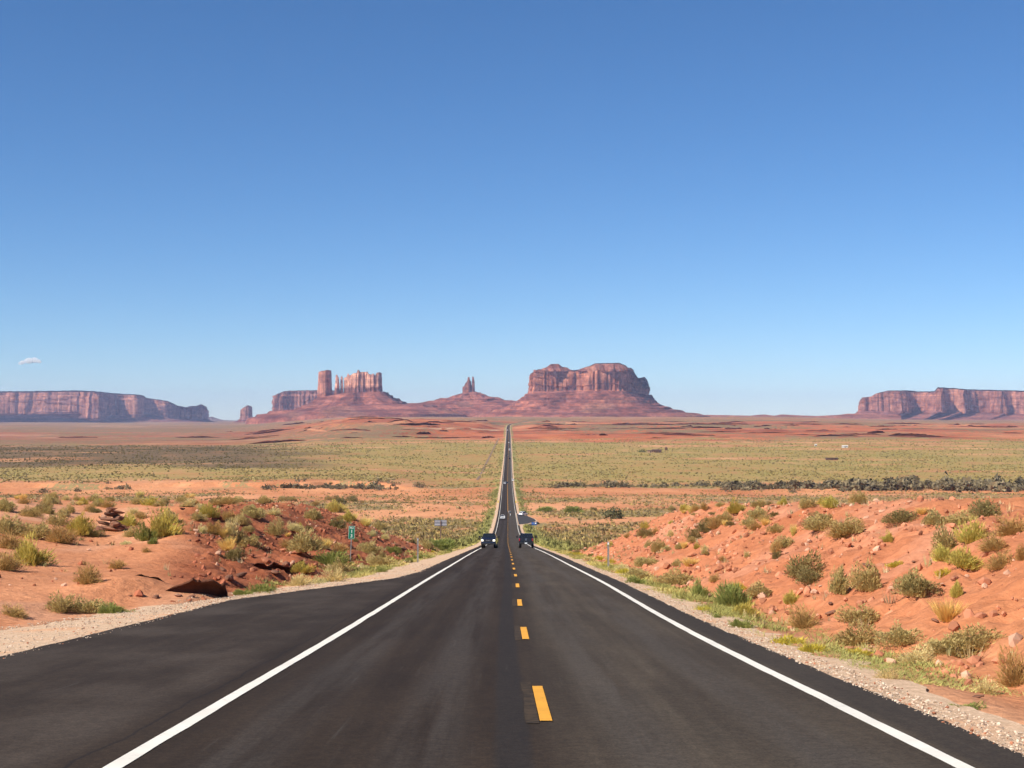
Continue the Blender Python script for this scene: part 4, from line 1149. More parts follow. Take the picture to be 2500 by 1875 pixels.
for px, py, w, ms in [(383, 1459, 28, ROCKS_D[0]), (425, 1468, 14, ROCKS[0]), (440, 1455, 26, ROCKS_P[1]), (470, 1456, 24, ROCKS_D[1]), (465, 1466, 20, ROCKS[1]), (500, 1462, 22, ROCKS[3]), (320, 1454, 12, ROCKS_D[0]),
                      (545, 1392, 24, ROCKS_D[0]), (590, 1405, 40, ROCKS_D[1]), (560, 1413, 34, ROCKS_D[0]), (620, 1395, 26, ROCKS[2]), (650, 1370, 34, ROCKS[0]), (672, 1398, 38, ROCKS_D[1]), (700, 1380, 34, ROCKS_D[0]),
                      (725, 1350, 30, ROCKS[1]), (690, 1345, 26, ROCKS[3]), (655, 1340, 24, ROCKS_D[0]), (800, 1355, 22, ROCKS[2]), (870, 1360, 20, ROCKS[0]), (900, 1345, 20, ROCKS[1]), (960, 1330, 26, ROCKS_D[1]), (985, 1340, 22, ROCKS_D[0]),
                      (740, 1262, 18, ROCKS_D[1]), (760, 1225, 16, ROCKS_D[0]), (447, 1243, 20, ROCKS_D[1]), (407, 1233, 18, ROCKS_D[0]), (465, 1320, 14, ROCKS_D[0]), (480, 1303, 16, ROCKS_P[0]), (1610, 1320, 16, ROCKS[0]), (1693, 1357, 24, ROCKS[1]), (1555, 1309, 20, ROCKS_D[1]),
                      (1700, 1330, 22, ROCKS[3]), (2030, 1495, 34, ROCKS_D[1]), (2026, 1472, 16, ROCKS_D[0]), (2230, 1372, 22, ROCKS_D[1]), (2280, 1515, 28, ROCKS_D[1]), (2325, 1497, 16, ROCKS_D[0]), (2129, 1580, 22, ROCKS_P[1]), (1720, 1475, 20, ROCKS_P[0]), (1460, 1285, 12, ROCKS_P[0]),
                      (2180, 1447, 18, ROCKS[1]), (2330, 1665, 18, ROCKS_D[0]), (2380, 1700, 30, ROCKS_D[1]), (1970, 1455, 16, ROCKS[3])]:
    rock(px, py, w, ms)
tries = 0
while len(rk) < 190 and tries < 4000:
    tries += 1
    left = r.random() < .58
    if left: Z = r.uniform(52, 165); X = float(road_x(Z)) - float(grav_l(Z)) - r.uniform(1.0, 15)
    else: Z = r.uniform(30, 160); X = float(road_x(Z)) + float(grav_r(Z)) + r.uniform(1.8, 13)
    if abs(X / Z) > .35 or X / Z < -.215: continue
    px = CX + X / Z * F; py = HY - gz(X, Z) / Z * F
    p = at(px, py)
    if abs(p.y - Z) > 3: continue
    w = r.uniform(.14, .45) * F / Z
    rock(px, py, w, r.choice(ROCKS + ROCKS_D if left else ROCKS * 2 + ROCKS_P + ROCKS_D))
ln = {}
for o in rk: ln.setdefault(o['label'], []).append(o)
for lb, os_ in ln.items():
    if 1 < len(os_) <= 8:
        os_.sort(key=lambda o: o.location.x / o.location.y)
        for w_, o in zip(['leftmost', 'second from left', 'third from left', 'fourth from left', 'fifth from left', 'sixth from left', 'seventh from left', 'eighth from left'] if len(os_) > 2 else ['left one of two', 'right one of two'], os_): o['label'] = lb + ', ' + w_

def rubble(name, n, seed):
    r = np.random.default_rng(seed)
    bm = bmesh.new(); bmesh.ops.create_icosphere(bm, subdivisions=1, radius=.5)
    bm.verts.ensure_lookup_table(); bv = np.array([v.co[:] for v in bm.verts]); bf = np.array([[v.index for v in f.verts] for f in bm.faces]); bm.free()
    left = r.uniform(0, 1, n) < .5
    Z = np.where(left, r.uniform(46, 175, n), r.uniform(22, 170, n))
    d = np.where(left, r.uniform(.8, 16, n), r.uniform(1.5, 14, n))
    X = road_x(Z) + np.where(left, -grav_l(Z) - d, grav_r(Z) + d)
    keep = fbm(X / 3, Z / 4, 3, seed) > -.22
    keep &= ~(left & (X / Z < -.215) & (r.uniform(0, 1, n) < .93))
    X, Z, left = X[keep], Z[keep], left[keep]; n = len(X)
    H = ground(X, Z)
    s = (.05 + .30 * r.uniform(0, 1, n) ** 3.2)
    sc3 = s[:, None] * r.uniform(.55, 1.25, (n, 3))
    q = r.normal(0, 1, (n, 4)); q /= np.linalg.norm(q, axis=1)[:, None]
    a, b, c, d_ = q.T
    Rm = np.stack([1-2*(c*c+d_*d_), 2*(b*c-a*d_), 2*(b*d_+a*c), 2*(b*c+a*d_), 1-2*(b*b+d_*d_), 2*(c*d_-a*b), 2*(b*d_-a*c), 2*(c*d_+a*b), 1-2*(b*b+c*c)], -1).reshape(n, 3, 3)
    V = bv[None] * r.uniform(.72, 1.28, (n, len(bv), 1)) * sc3[:, None]
    V = np.einsum('nij,nkj->nki', Rm, V) + np.stack([X, Z, H + s * .1], -1)[:, None]
    Fc = (bf[None] + (np.arange(n) * len(bv))[:, None, None]).reshape(-1, 3)
    c1 = np.where(left[:, None], np.array((.33, .115, .062)), np.array((.46, .19, .105))) * r.uniform(.62, 1.3, (n, 1))
    pl = r.uniform(0, 1, n) < .12
    c1[pl] = np.array((.56, .33, .22)) * r.uniform(.8, 1.1, (pl.sum(), 1))
    o = link(name, mesh_np(name, V.reshape(-1, 3), Fc, M_vcol, np.repeat(c1, len(bv), 0), False)); tag(o, kind='stuff')
rubble('rubble', 17000, 77)

def loose_stones(name, n, seed):
    r = np.random.default_rng(seed)
    bm = bmesh.new(); bmesh.ops.create_icosphere(bm, subdivisions=1, radius=.5)
    bm.verts.ensure_lookup_table(); bv = np.array([v.co[:] for v in bm.verts]); bf = np.array([[v.index for v in f.verts] for f in bm.faces]); bm.free()
    left = r.uniform(0, 1, n) < .6
    Z = np.exp(r.uniform(math.log(11), math.log(95), n)); Z = np.where(left, np.maximum(Z, r.uniform(22, 60, n)), Z)
    w_ = np.where(r.uniform(0, 1, n) < .8, r.uniform(-.10, 1.1, n), r.uniform(1.0, 1.7, n))
    L = np.where(left, -(asph_l(Z) + (grav_l(Z) - asph_l(Z)) * w_), asph_r(Z) + (grav_r(Z) - asph_r(Z)) * w_)
    X = road_x(Z) + L; H = -road_depth(Z) - .03 * np.clip(w_, 0, 1)
    out = np.abs(L) > np.where(left, grav_l(Z), grav_r(Z)); H = np.where(out, ground(X, Z), H)
    s_ = (.013 + .034 * r.uniform(0, 1, n) ** 3)
    V = bv[None] * r.uniform(.6, 1.35, (n, len(bv), 1)) * (s_[:, None] * np.stack([r.uniform(.7, 1.5, n), r.uniform(.7, 1.5, n), r.uniform(.5, .9, n)], -1))[:, None] + np.stack([X, Z, H + s_ * .2], -1)[:, None]
    Fc = (bf[None] + (np.arange(n) * len(bv))[:, None, None]).reshape(-1, 3)
    k = r.uniform(0, 1, (n, 1)); c1 = np.array((.34, .245, .17)) * (1 - k) + np.array((.74, .60, .46)) * k
    rd = r.uniform(0, 1, n) < .12; c1[rd] = np.array((.38, .16, .09)) * r.uniform(.7, 1.3, (rd.sum(), 1))
    o = link(name, mesh_np(name, V.reshape(-1, 3), Fc, M_vcol, np.repeat(c1, len(bv), 0), False)); tag(o, kind='stuff')
loose_stones('gravel_stones', 15000, 19)

# rock ledges: a lip that juts out over a recessed, undercut face
M_ledge = vcol_mat('undercut_rock')
def ledge(name, label, A0, A1, nrm, hgt, out, back, seed, top_c, face_c, n=64, bow=0.0, loose=.3, sink=.05, skew=False):
    t = np.linspace(0, 1, n)
    nx, ny = nrm; l_ = math.hypot(nx, ny); nx /= l_; ny /= l_
    X = A0[0] + (A1[0] - A0[0]) * t; Y_ = A0[1] + (A1[1] - A0[1]) * t
    L_ = math.hypot(A1[0] - A0[0], A1[1] - A0[1])
    X = X + nx * bow * np.sin(np.pi * t); Y_ = Y_ + ny * bow * np.sin(np.pi * t)
    env = np.sin(np.pi * np.clip(t * .97 + .015, 0, 1)) ** .5 * (.75 + .35 * fbm(t * 5, 0 * t + 2, 2, seed + 9))
    if skew: env = np.interp(t, [0, .1, .3, .5, .8, .93, 1], [.05, .42, .95, .90, .80, .50, .05]) * (.88 + .25 * fbm(t * 7, 0 * t + 2, 3, seed + 9))
    j = loose * fbm(t * L_ / (out * 3.0), 0 * t, 4, seed, .65); j2 = loose * fbm(t * L_ / (out * 1.4), 0 * t + 3, 3, seed + 4, .65)
    sec = []; C = []
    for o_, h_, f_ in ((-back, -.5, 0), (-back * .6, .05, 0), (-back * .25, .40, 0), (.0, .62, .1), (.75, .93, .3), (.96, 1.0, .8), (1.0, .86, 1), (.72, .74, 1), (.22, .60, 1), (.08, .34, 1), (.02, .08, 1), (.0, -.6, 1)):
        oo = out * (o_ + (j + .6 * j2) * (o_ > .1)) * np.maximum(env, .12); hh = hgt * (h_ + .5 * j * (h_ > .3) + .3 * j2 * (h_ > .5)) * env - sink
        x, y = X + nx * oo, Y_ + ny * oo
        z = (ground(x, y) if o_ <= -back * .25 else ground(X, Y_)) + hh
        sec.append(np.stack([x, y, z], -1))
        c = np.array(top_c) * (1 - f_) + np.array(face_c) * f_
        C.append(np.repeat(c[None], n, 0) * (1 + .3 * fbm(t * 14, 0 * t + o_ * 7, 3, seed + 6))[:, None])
    B_ = np.array([X[0], Y_[0], gz(X[0], Y_[0])])
    o = link(name, mesh_np(name, np.concatenate(sec) - B_[None], grid_faces(len(sec), n), M_ledge, np.concatenate(C), False), None, B_)
    tag(o, label, 'rock ledge'); return o
SANDC, FACE_SHADE = (.50, .230, .118), (.085, .034, .022)  # sandy top; undercut face colour darkened to deepen the shade below the lip
ledge('rock_ledge', 'dark overhanging sandstone ledge at the foot of the left bank beside the gravel', (-11.1, 47.2), (-9.25, 48.2), (.60, -.80), .66, .52, 3.0, 5, SANDC, FACE_SHADE, n=90, bow=.22, loose=.55, skew=True)
ledge('rock_ledge', 'thin low ledge line on the sand left of the overhanging ledge', (-12.6, 48.8), (-11.5, 49.6), (.6, -.8), .17, .30, 3.5, 8, SANDC, FACE_SHADE)
p0, p1 = at(640, 1375), at(735, 1398)
ledge('rock_ledge', 'dark broken ledge at the foot of the left rubble slope behind the green clump', (p0.x, min(p0.y, p1.y) - .6), (p1.x, max(p0.y, p1.y) + .6), (.75, -.66), .75, .6, 2.0, 11, (.36, .125, .07), FACE_SHADE, bow=.3, loose=.6)
def far_ledge(label, px0, px1, py, hpx, seed, face=(.13, .045, .030), top=(.42, .20, .11)):  # dark face colour paints in the overhang shadow under each lip
    a0, a1 = at(px0, py, 300), at(px1, py, 300)
    if abs(a0.y - a1.y) > .12 * a0.y:
        m_ = at((px0 + px1) / 2, py, 300); a0 = Vector((px_(px0, m_.y), m_.y, 0)); a1 = Vector((px_(px1, m_.y), m_.y, 0))
    h = hpx / F * a0.y
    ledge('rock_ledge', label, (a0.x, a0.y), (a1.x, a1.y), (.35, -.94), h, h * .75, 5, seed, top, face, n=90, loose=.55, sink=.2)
px_ = lambda px, Z: (px - CX) / F * Z
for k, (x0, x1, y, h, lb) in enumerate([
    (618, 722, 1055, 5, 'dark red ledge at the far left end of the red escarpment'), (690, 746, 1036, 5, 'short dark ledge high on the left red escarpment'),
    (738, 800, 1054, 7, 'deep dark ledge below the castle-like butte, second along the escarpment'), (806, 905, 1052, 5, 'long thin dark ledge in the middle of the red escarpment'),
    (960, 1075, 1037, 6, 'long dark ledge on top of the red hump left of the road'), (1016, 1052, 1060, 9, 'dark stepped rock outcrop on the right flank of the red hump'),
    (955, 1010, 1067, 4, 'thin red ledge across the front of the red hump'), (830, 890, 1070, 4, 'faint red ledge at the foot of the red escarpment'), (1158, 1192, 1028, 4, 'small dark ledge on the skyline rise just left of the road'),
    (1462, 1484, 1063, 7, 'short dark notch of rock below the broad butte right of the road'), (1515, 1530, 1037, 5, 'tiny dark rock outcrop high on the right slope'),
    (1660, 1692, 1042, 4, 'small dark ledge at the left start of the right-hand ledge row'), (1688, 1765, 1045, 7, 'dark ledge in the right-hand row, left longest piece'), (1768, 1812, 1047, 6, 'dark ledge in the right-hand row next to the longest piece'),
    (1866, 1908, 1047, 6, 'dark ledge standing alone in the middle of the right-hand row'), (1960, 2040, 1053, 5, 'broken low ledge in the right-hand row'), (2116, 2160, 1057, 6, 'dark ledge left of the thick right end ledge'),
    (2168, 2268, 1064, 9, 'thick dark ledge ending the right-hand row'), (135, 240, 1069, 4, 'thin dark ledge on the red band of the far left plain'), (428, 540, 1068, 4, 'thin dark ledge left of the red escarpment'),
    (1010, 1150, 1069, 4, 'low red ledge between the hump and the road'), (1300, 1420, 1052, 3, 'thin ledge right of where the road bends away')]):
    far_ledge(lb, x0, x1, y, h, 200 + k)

rr = np.random.default_rng(55)
LV, LF, LC, nb = [], [], [], 0
for q in range(120):
    Zq = rr.uniform(2750, 5200); aq = rr.uniform(-.20, .34)
    if abs(aq) < .012: continue
    xq = aq * Zq; ln_ = rr.uniform(18, 130); h = rr.uniform(1.6, 5.0); n = 26
    t = np.linspace(0, 1, n); X = xq + (t - .5) * ln_; Y_ = Zq + rr.uniform(-.25, .1) * (t - .5) * ln_ + 6 * fbm(t * 4, 0 * t, 2, 300 + q)
    G0 = ground(X, Y_); env = np.sin(np.pi * (t * .96 + .02)) ** .6 * (.6 + .6 * np.clip(fbm(t * 6, 0 * t, 3, 400 + q) + .4, 0, 1))
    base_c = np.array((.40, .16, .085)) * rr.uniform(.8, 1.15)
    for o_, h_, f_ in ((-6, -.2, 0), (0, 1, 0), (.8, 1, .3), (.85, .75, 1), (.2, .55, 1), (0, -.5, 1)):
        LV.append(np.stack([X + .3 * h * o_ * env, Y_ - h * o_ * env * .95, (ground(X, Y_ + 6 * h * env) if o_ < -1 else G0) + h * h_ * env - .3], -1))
        LC.append(np.repeat((base_c * (1 - f_) + np.array((.14, .05, .033)) * f_)[None], n, 0))  # recess below the lip coloured dark, as overhang shadow
    LF.append(grid_faces(6, n) + nb); nb += 6 * n
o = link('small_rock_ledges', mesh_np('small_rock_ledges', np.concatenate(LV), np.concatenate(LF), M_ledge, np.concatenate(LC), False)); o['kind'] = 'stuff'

# stacked rock pile on the left mound
pp = at(272, 1294)
s = pp.y / F
pile = thing('rock_pile', 'dark stacked slabs of a weathered rock pile on the left mound', 'rock pile', pp)
r = random.Random(31)
for k, (dx, dz, w, ms) in enumerate([(-24, 5, 30, 0), (0, 6, 36, 1), (22, 6, 30, 0), (-14, 17, 34, 1), (12, 18, 34, 0), (24, 14, 24, 1), (-4, 28, 36, 1), (14, 29, 30, 0), (-2, 38, 34, 1), (10, 45, 30, 1), (-6, 49, 24, 0), (6, 54, 20, 1), (-18, 33, 18, 2), (30, 4, 20, 0)]):
    m_ = ROCKS_D[ms] if ms < 2 else ROCKS_P[0]
    o = link('slab', m_, pile, (dx * s, r.uniform(-.35, .35), dz * s), r.uniform(-.6, .6), (w * s * 1.15, w * s * 1.1, w * s * 1.0))
    o.rotation_euler = (r.uniform(-.2, .2), r.uniform(-.2, .2), o.rotation_euler.z)

# ------------------------------------------------------------------ thickets, bushes and homestead of the plain
def thicket(name, px0, px1, py, hpx, n, seed, colr, kind='stuff', label=None, spread=18):
    r = np.random.default_rng(seed)
    A = at((px0 + px1) / 2, py, 200)
    t = r.uniform(0, 1, n)
    px = px0 + (px1 - px0) * t
    Z = A.y + r.normal(0, spread, n) * .5
    X = px_x(px, Z); H = ground(X, Z)
    env = .55 + .6 * np.clip(noise2(px / 14, 0 * px, seed) + .5, 0, 1)
    hh = hpx / F * Z * env * r.uniform(.75, 1.15, n)
    m = 26                                                  # leaf clumps per bush
    u = r.normal(0, 1, (n, m, 3)); u[..., 2] = np.abs(u[..., 2]); u /= np.linalg.norm(u, axis=2)[..., None]
    wd = hh * r.uniform(.55, .9, n)
    c = np.stack([X, Z, H], -1)[:, None] + u * (r.uniform(.45, 1, (n, m, 1))) * np.stack([wd, wd, hh * .9], -1)[:, None]
    sz = (hh * .30)[:, None, None]
    v = [c + r.normal(0, 1, (n, m, 3)) * sz * .55 for _ in range(4)]
    V = np.stack(v, 2).reshape(-1, 3)
    k = n * m
    Fc = (np.arange(k)[:, None] * 4 + np.array([[0, 1, 2, 3]])).reshape(-1, 4)
    Fc = np.concatenate([Fc[:, [0, 1, 2]], Fc[:, [0, 2, 3]]])
    C = np.repeat(np.repeat(np.array(colr)[None] * r.uniform(.65, 1.4, (n, 1)), m, 0) * r.uniform(.75, 1.3, (k, 1)), 4, 0)
    o = link(name, mesh_np(name, V, Fc, M_vcol, C, False))
    if kind: o['kind'] = kind
    return o
TC = (.175, .140, .080)
thicket('tamarisk_thicket', 690, 975, 1191, 12, 130, 1, TC)
thicket('tamarisk_thicket', 640, 690, 1192, 9, 16, 2, TC)
thicket('tamarisk_thicket', 255, 330, 1194, 13, 12, 3, TC)
thicket('tamarisk_thicket', 1345, 1630, 1188, 12, 120, 4, TC)
thicket('tamarisk_thicket', 1640, 1800, 1186, 12, 62, 5, TC)
thicket('tamarisk_thicket', 1760, 2150, 1191, 18, 320, 6, TC, spread=30)
thicket('tamarisk_thicket', 2050, 2620, 1192, 25, 460, 7, TC, spread=40)

def far_bush(label, px, py, w, h, seed, colr, name='bush', cat='bush', n=12, trunk=True):
    A = at(px, py, 100)
    s = A.y / F; r = np.random.default_rng(seed)
    o = thing(name, label, cat, A)
    m = 420
    u = r.normal(0, 1, (m, 3)); u[:, 2] = np.abs(u[:, 2]); u /= np.linalg.norm(u, axis=1)[:, None]
    lump = 1 + .28 * noise2(u[:, 0] * 2.4 + seed, u[:, 1] * 2.4 + u[:, 2] * 2, seed)
    c = u * (r.uniform(.2, 1, (m, 1)) ** .5) * lump[:, None] * np.array([w * s * .48, w * s * .40, h * s * .92])
    V = np.stack([c + r.normal(0, 1, (m, 3)) * h * s * .075 for _ in range(3)], 1).reshape(-1, 3)
    V[:, 2] = np.maximum(V[:, 2], -.1)
    C = np.repeat(np.array(colr)[None] * r.uniform(.6, 1.5, (m, 1)), 3, 0)
    link('crown', mesh_np('crown', V, np.arange(3 * m).reshape(-1, 3), M_vcol, C, False), o)
    link('stems', STEM[0], o, scale=(w * s * .9, w * s * .9, h * s * 1.0))
    return o
far_bush('big round dark green bush on the plain left of the right bank', 1498, 1266, 62, 32, 1, (.085, .085, .040))
far_bush('low wide dark green bush on orange sand left of the round bush', 1402, 1250, 46, 15, 2, (.080, .095, .040))
far_bush('small dark bush on the wash bank left of the road beyond the long thicket', 1024, 1190, 40, 15, 3, TC)
far_bush('single dark bush at the left end of the wash', 108, 1203, 28, 14, 4, TC)
far_bush('dark bush second from left along the wash', 190, 1200, 20, 11, 5, TC)
far_bush('round dark bush just left of the wide right-hand thicket', 1862, 1194, 24, 14, 6, TC)
far_bush('dark bush on the wash floor below the right-hand thicket', 1935, 1203, 24, 11, 7, TC)
far_bush('green tree clump beside the far homestead', 1568, 1104, 30, 9, 8, (.075, .100, .045), 'tree', 'tree')

def box(bm, x0, x1, y0, y1, z0, z1):
    r_ = bmesh.ops.create_cube(bm, size=1)['verts']
    for v in r_: v.co = Vector((x0 + (v.co.x + .5) * (x1 - x0), y0 + (v.co.y + .5) * (y1 - y0), z0 + (v.co.z + .5) * (z1 - z0)))
    return r_
def bm_obj(name, bm, mat, parent=None, loc=None, bevel=0, smooth=False):
    if bevel: bmesh.ops.bevel(bm, geom=list(bm.edges), offset=bevel, segments=2, affect='EDGES', clamp_overlap=True)
    bmesh.ops.recalc_face_normals(bm, faces=bm.faces)
    me = bpy.data.meshes.new(name); bm.to_mesh(me); bm.free(); me.materials.append(mat)
    if smooth:
        for p in me.polygons: p.use_smooth = True
    return link(name, me, parent, loc)
def boxes(name, mat, parent, *bs, bevel=0):
    bm = bmesh.new()
    for b in bs: box(bm, *b)
    return bm_obj(name, bm, mat, parent, bevel=bevel)

M_wood = flat('weathered_brown_timber', (.13, .07, .045), .9)
M_roof = flat('rusty_brown_roof', (.10, .055, .04), .8)
M_tin = flat('pale_tin', (.62, .60, .56), .5)
M_dark = flat('dark_opening', (.02, .018, .016), .8)
def house(label, px, py, w, d, h, wm, rm, name='house'):
    A = at(px, py, 200)
    o = thing(name, label, 'house', A)
    boxes('wall', wm, o, (-w / 2, w / 2, -d / 2, d / 2, -1, h))
    bm = bmesh.new()
    vs = [bm.verts.new(p) for p in [(-w / 2 - .4, -d / 2 - .4, h + .003), (w / 2 + .4, -d / 2 - .4, h + .003), (w / 2 + .4, d / 2 + .4, h + .003), (-w / 2 - .4, d / 2 + .4, h + .003), (-w / 2 - .4, 0, h + h * .45), (w / 2 + .4, 0, h + h * .45)]]
    for f in ((0, 1, 5, 4), (2, 3, 4, 5), (0, 4, 3), (1, 2, 5), (3, 2, 1, 0)): bm.faces.new([vs[q] for q in f])
    bm_obj('roof', bm, rm, o)
    boxes('door', M_dark, o, (-.6, .6, -d / 2 - .05, -d / 2 + .05, -.2, 2.1))
    boxes('window', M_dark, o, (w * .22, w * .38, -d / 2 - .05, -d / 2 + .05, 1, 2.0))
    return o
house('low brown homestead house on the right plain', 1603, 1105, 13, 8, 3.2, M_wood, M_roof)
house('smaller tan shed beside the brown homestead house', 1588, 1105, 8, 6, 2.4, flat('tan_plaster', (.42, .26, .16), .9), M_roof, 'shed')
A = at(1626, 1106, 200)
o = thing('water_tower', 'dark narrow water tower right of the homestead', 'water tower', A)
bm = bmesh.new(); bmesh.ops.create_cone(bm, cap_ends=True, segments=14, radius1=2.0, radius2=2.0, depth=3.4, matrix=Matrix.Translation((0, 0, 5.6))); bm_obj('tank', bm, M_wood, o)
bm = bmesh.new(); bmesh.ops.create_cone(bm, cap_ends=True, segments=14, radius1=2.2, radius2=.2, depth=1.0, matrix=Matrix.Translation((0, 0, 7.8))); bm_obj('roof', bm, M_roof, o)
for sx in (-1.2, 1.2):
    for sy in (-1.2, 1.2): boxes('leg', M_wood, o, (sx - .15, sx + .15, sy - .15, sy + .15, -1, 3.9))
house('small white trailer home far off below the right ledges', 2062, 1093, 8.5, 4, 2.5, M_tin, M_tin, 'trailer_home')
house('tiny white shed left of the far trailer home', 1991, 1089, 3.2, 3, 2.2, M_tin, M_tin, 'shed')
house('long dark low shed alone on the right plain', 2030, 1123, 14, 5, 2.0, M_wood, M_roof, 'shed')

# ------------------------------------------------------------------ dirt tracks and wire fence line
M_track = flat('pale_dirt_track', (.50, .29, .17), .95, scale=.05)
M_track2 = flat('brown_dirt_track', (.22, .14, .085), .95, scale=.05)
def track(name, pts, width, mat):
    P = [at(*p, 150) for p in pts]
    q = []
    for a_, b_ in zip(P[:-1], P[1:]):
        n = 24
        q += [a_.lerp(b_, k_ / n) for k_ in range(n)]
    q.append(P[-1]); V = []
    for k_, p in enumerate(q):
        d_ = (q[min(k_ + 1, len(q) - 1)] - q[max(k_ - 1, 0)]); n_ = Vector((d_.y, -d_.x, 0)).normalized() * width * .5
        for sgn in (-1, 1):
            x, y = p.x + sgn * n_.x, p.y + sgn * n_.y
            V.append((x, y, gz(x, y) + .25))
    o = link(name, mesh_np(name, np.array(V), grid_faces(len(q), 2), mat)); o['kind'] = 'structure'
track('dirt_track', [(985, 1045), (1080, 1046.5), (1160, 1048), (1232, 1049)], 16, M_track)
track('dirt_track', [(1165, 1172), (1185, 1135), (1205, 1095), (1218, 1070)], 2.2, M_track2)
track('dirt_track', [(1250, 1050), (1300, 1049), (1380, 1053)], 12, M_track)

# ------------------------------------------------------------------ signs and posts
M_galv = flat('galvanised_steel', (.42, .42, .40), .45, .6)
M_alu = flat('sign_back_aluminium', (.30, .32, .36), .5, .5)
M_rail = flat('pale_sign_rail', (.55, .57, .60), .5, .3)
M_green = flat('green_sign_sheet', (.005, .20, .115), .45, var=.05)
M_signw = flat('white_sign_print', (.80, .84, .78), .5, var=.03)
M_blue = flat('blue_sign_sheet', (.012, .065, .26), .45, var=.05)
M_ylw = flat('yellow_marker_sheet', (.75, .55, .03), .5, var=.05)

def rrect(bm, w, h, rad, y, zc, t=.004):
    pts = []
    for cx_, cz_, a0 in ((w / 2 - rad, h / 2 - rad, 0), (-w / 2 + rad, h / 2 - rad, 90), (-w / 2 + rad, -h / 2 + rad, 180), (w / 2 - rad, -h / 2 + rad, 270)):
        for k_ in range(5):
            a_ = math.radians(a0 + k_ * 22.5); pts.append((cx_ + rad * math.cos(a_), cz_ + rad * math.sin(a_)))
    f_ = [bm.verts.new((x, y, zc + z)) for x, z in pts]; b_ = [bm.verts.new((x, y + t, zc + z)) for x, z in pts]
    bm.faces.new(f_); bm.faces.new(b_[::-1])
    for k_ in range(len(pts)): bm.faces.new((f_[k_], f_[(k_ + 1) % len(pts)], b_[(k_ + 1) % len(pts)], b_[k_]))

def text(body, size, mat, parent, x, y, z, name='lettering', sx=1.0):
    cu = bpy.data.curves.new(name, 'FONT'); cu.body = body; cu.size = size; cu.align_x = 'CENTER'; cu.align_y = 'CENTER'; cu.extrude = .0015; cu.offset = size * .022
    t_ = bpy.data.objects.new(name, cu); col.objects.link(t_)
    me = bpy.data.meshes.new_from_object(t_.evaluated_get(bpy.context.evaluated_depsgraph_get()))
    bpy.data.objects.remove(t_); me.name = name; me.materials.clear(); me.materials.append(mat)
    o_ = link(name, me, parent, (x, y, z)); o_.rotation_euler = (math.pi / 2, 0, 0); o_.scale = (sx, 1, 1); return o_

A = at(856, 1371)
mm = thing('mile_marker', 'green mile marker reading MILE 13 on a thin post by the left bank', 'sign', A, .10)
s = A.y / F
H_ = 88 * s
mm.rotation_euler = (0, math.radians(2.6), .12)
bm = bmesh.new(); rrect(bm, .38, .80, .04, -.035, H_ - .40); bm_obj('panel', bm, M_green, mm)
bm = bmesh.new(); rrect(bm, .365, .785, .036, -.038, H_ - .40, .002)
rim_ = bm_obj('border', bm, M_signw, mm)
bm = bmesh.new(); rrect(bm, .335, .755, .03, -.0415, H_ - .40, .002); bm_obj('face', bm, M_green, mm)
text('MILE', .135, M_signw, mm, 0, -.044, H_ - .40 + .275, 'lettering', .85)
text('1', .27, M_signw, mm, 0, -.044, H_ - .40 + .06, 'numeral')
text('3', .27, M_signw, mm, 0, -.044, H_ - .40 - .21, 'numeral')
boxes('post', M_galv, mm, (-.028, .028, -.03, .02, -.3, H_ - .02))

def delineator(label, px, py, hpx, white):
    A = at(px, py); s = A.y / F; h = hpx * s
    o = thing('roadside_post', label, 'roadside post', A)
    bm = bmesh.new()
    prof = [(-.055, -.015), (-.03, .02), (.03, .02), (.055, -.015), (.045, -.022), (.024, .008), (-.024, .008), (-.045, -.022)]
    lo = [bm.verts.new((x, y, -.3)) for x, y in prof]; hi = [bm.verts.new((x, y, h)) for x, y in prof]
    bm.faces.new(lo); bm.faces.new(hi[::-1])
    for k_ in range(8): bm.faces.new((lo[k_], lo[(k_ + 1) % 8], hi[(k_ + 1) % 8], hi[k_]))
    bm_obj('post', bm, M_galv, o)
    boxes('reflector', M_signw if white else M_rail, o, (-.045, .045, -.032, -.024, h - .17, h - .05))
    return o
delineator('bare grey steel post at the left gravel edge right of the mile marker', 1020.5, 1377, 64, False)
delineator('grey steel post with a white top at the right road edge', 1484.5, 1387, 65, True)

# big sign seen from behind
Z = 345.0; X = px_x(1076, Z)
A = Vector((X, Z, gz(X, Z)))
o = thing('road_sign', 'grey back of a wide road sign with two rails on one post, left verge', 'sign', A)
zt, zbm = py_z(1269, Z) - A.z, py_z(1283.5, Z) - A.z
boxes('panel', M_alu, o, (-1.42, 1.42, 0, .02, zbm, zt), bevel=.006)
for q in (.25, .78): boxes('rail', M_rail, o, (-1.40, 1.40, -.07, -.003, zbm + (zt - zbm) * q - .07, zbm + (zt - zbm) * q + .07))
boxes('post', flat('rusty_post', (.20, .13, .10), .7), o, (-.07, .07, -.22, -.073, -.5, zt - .05))

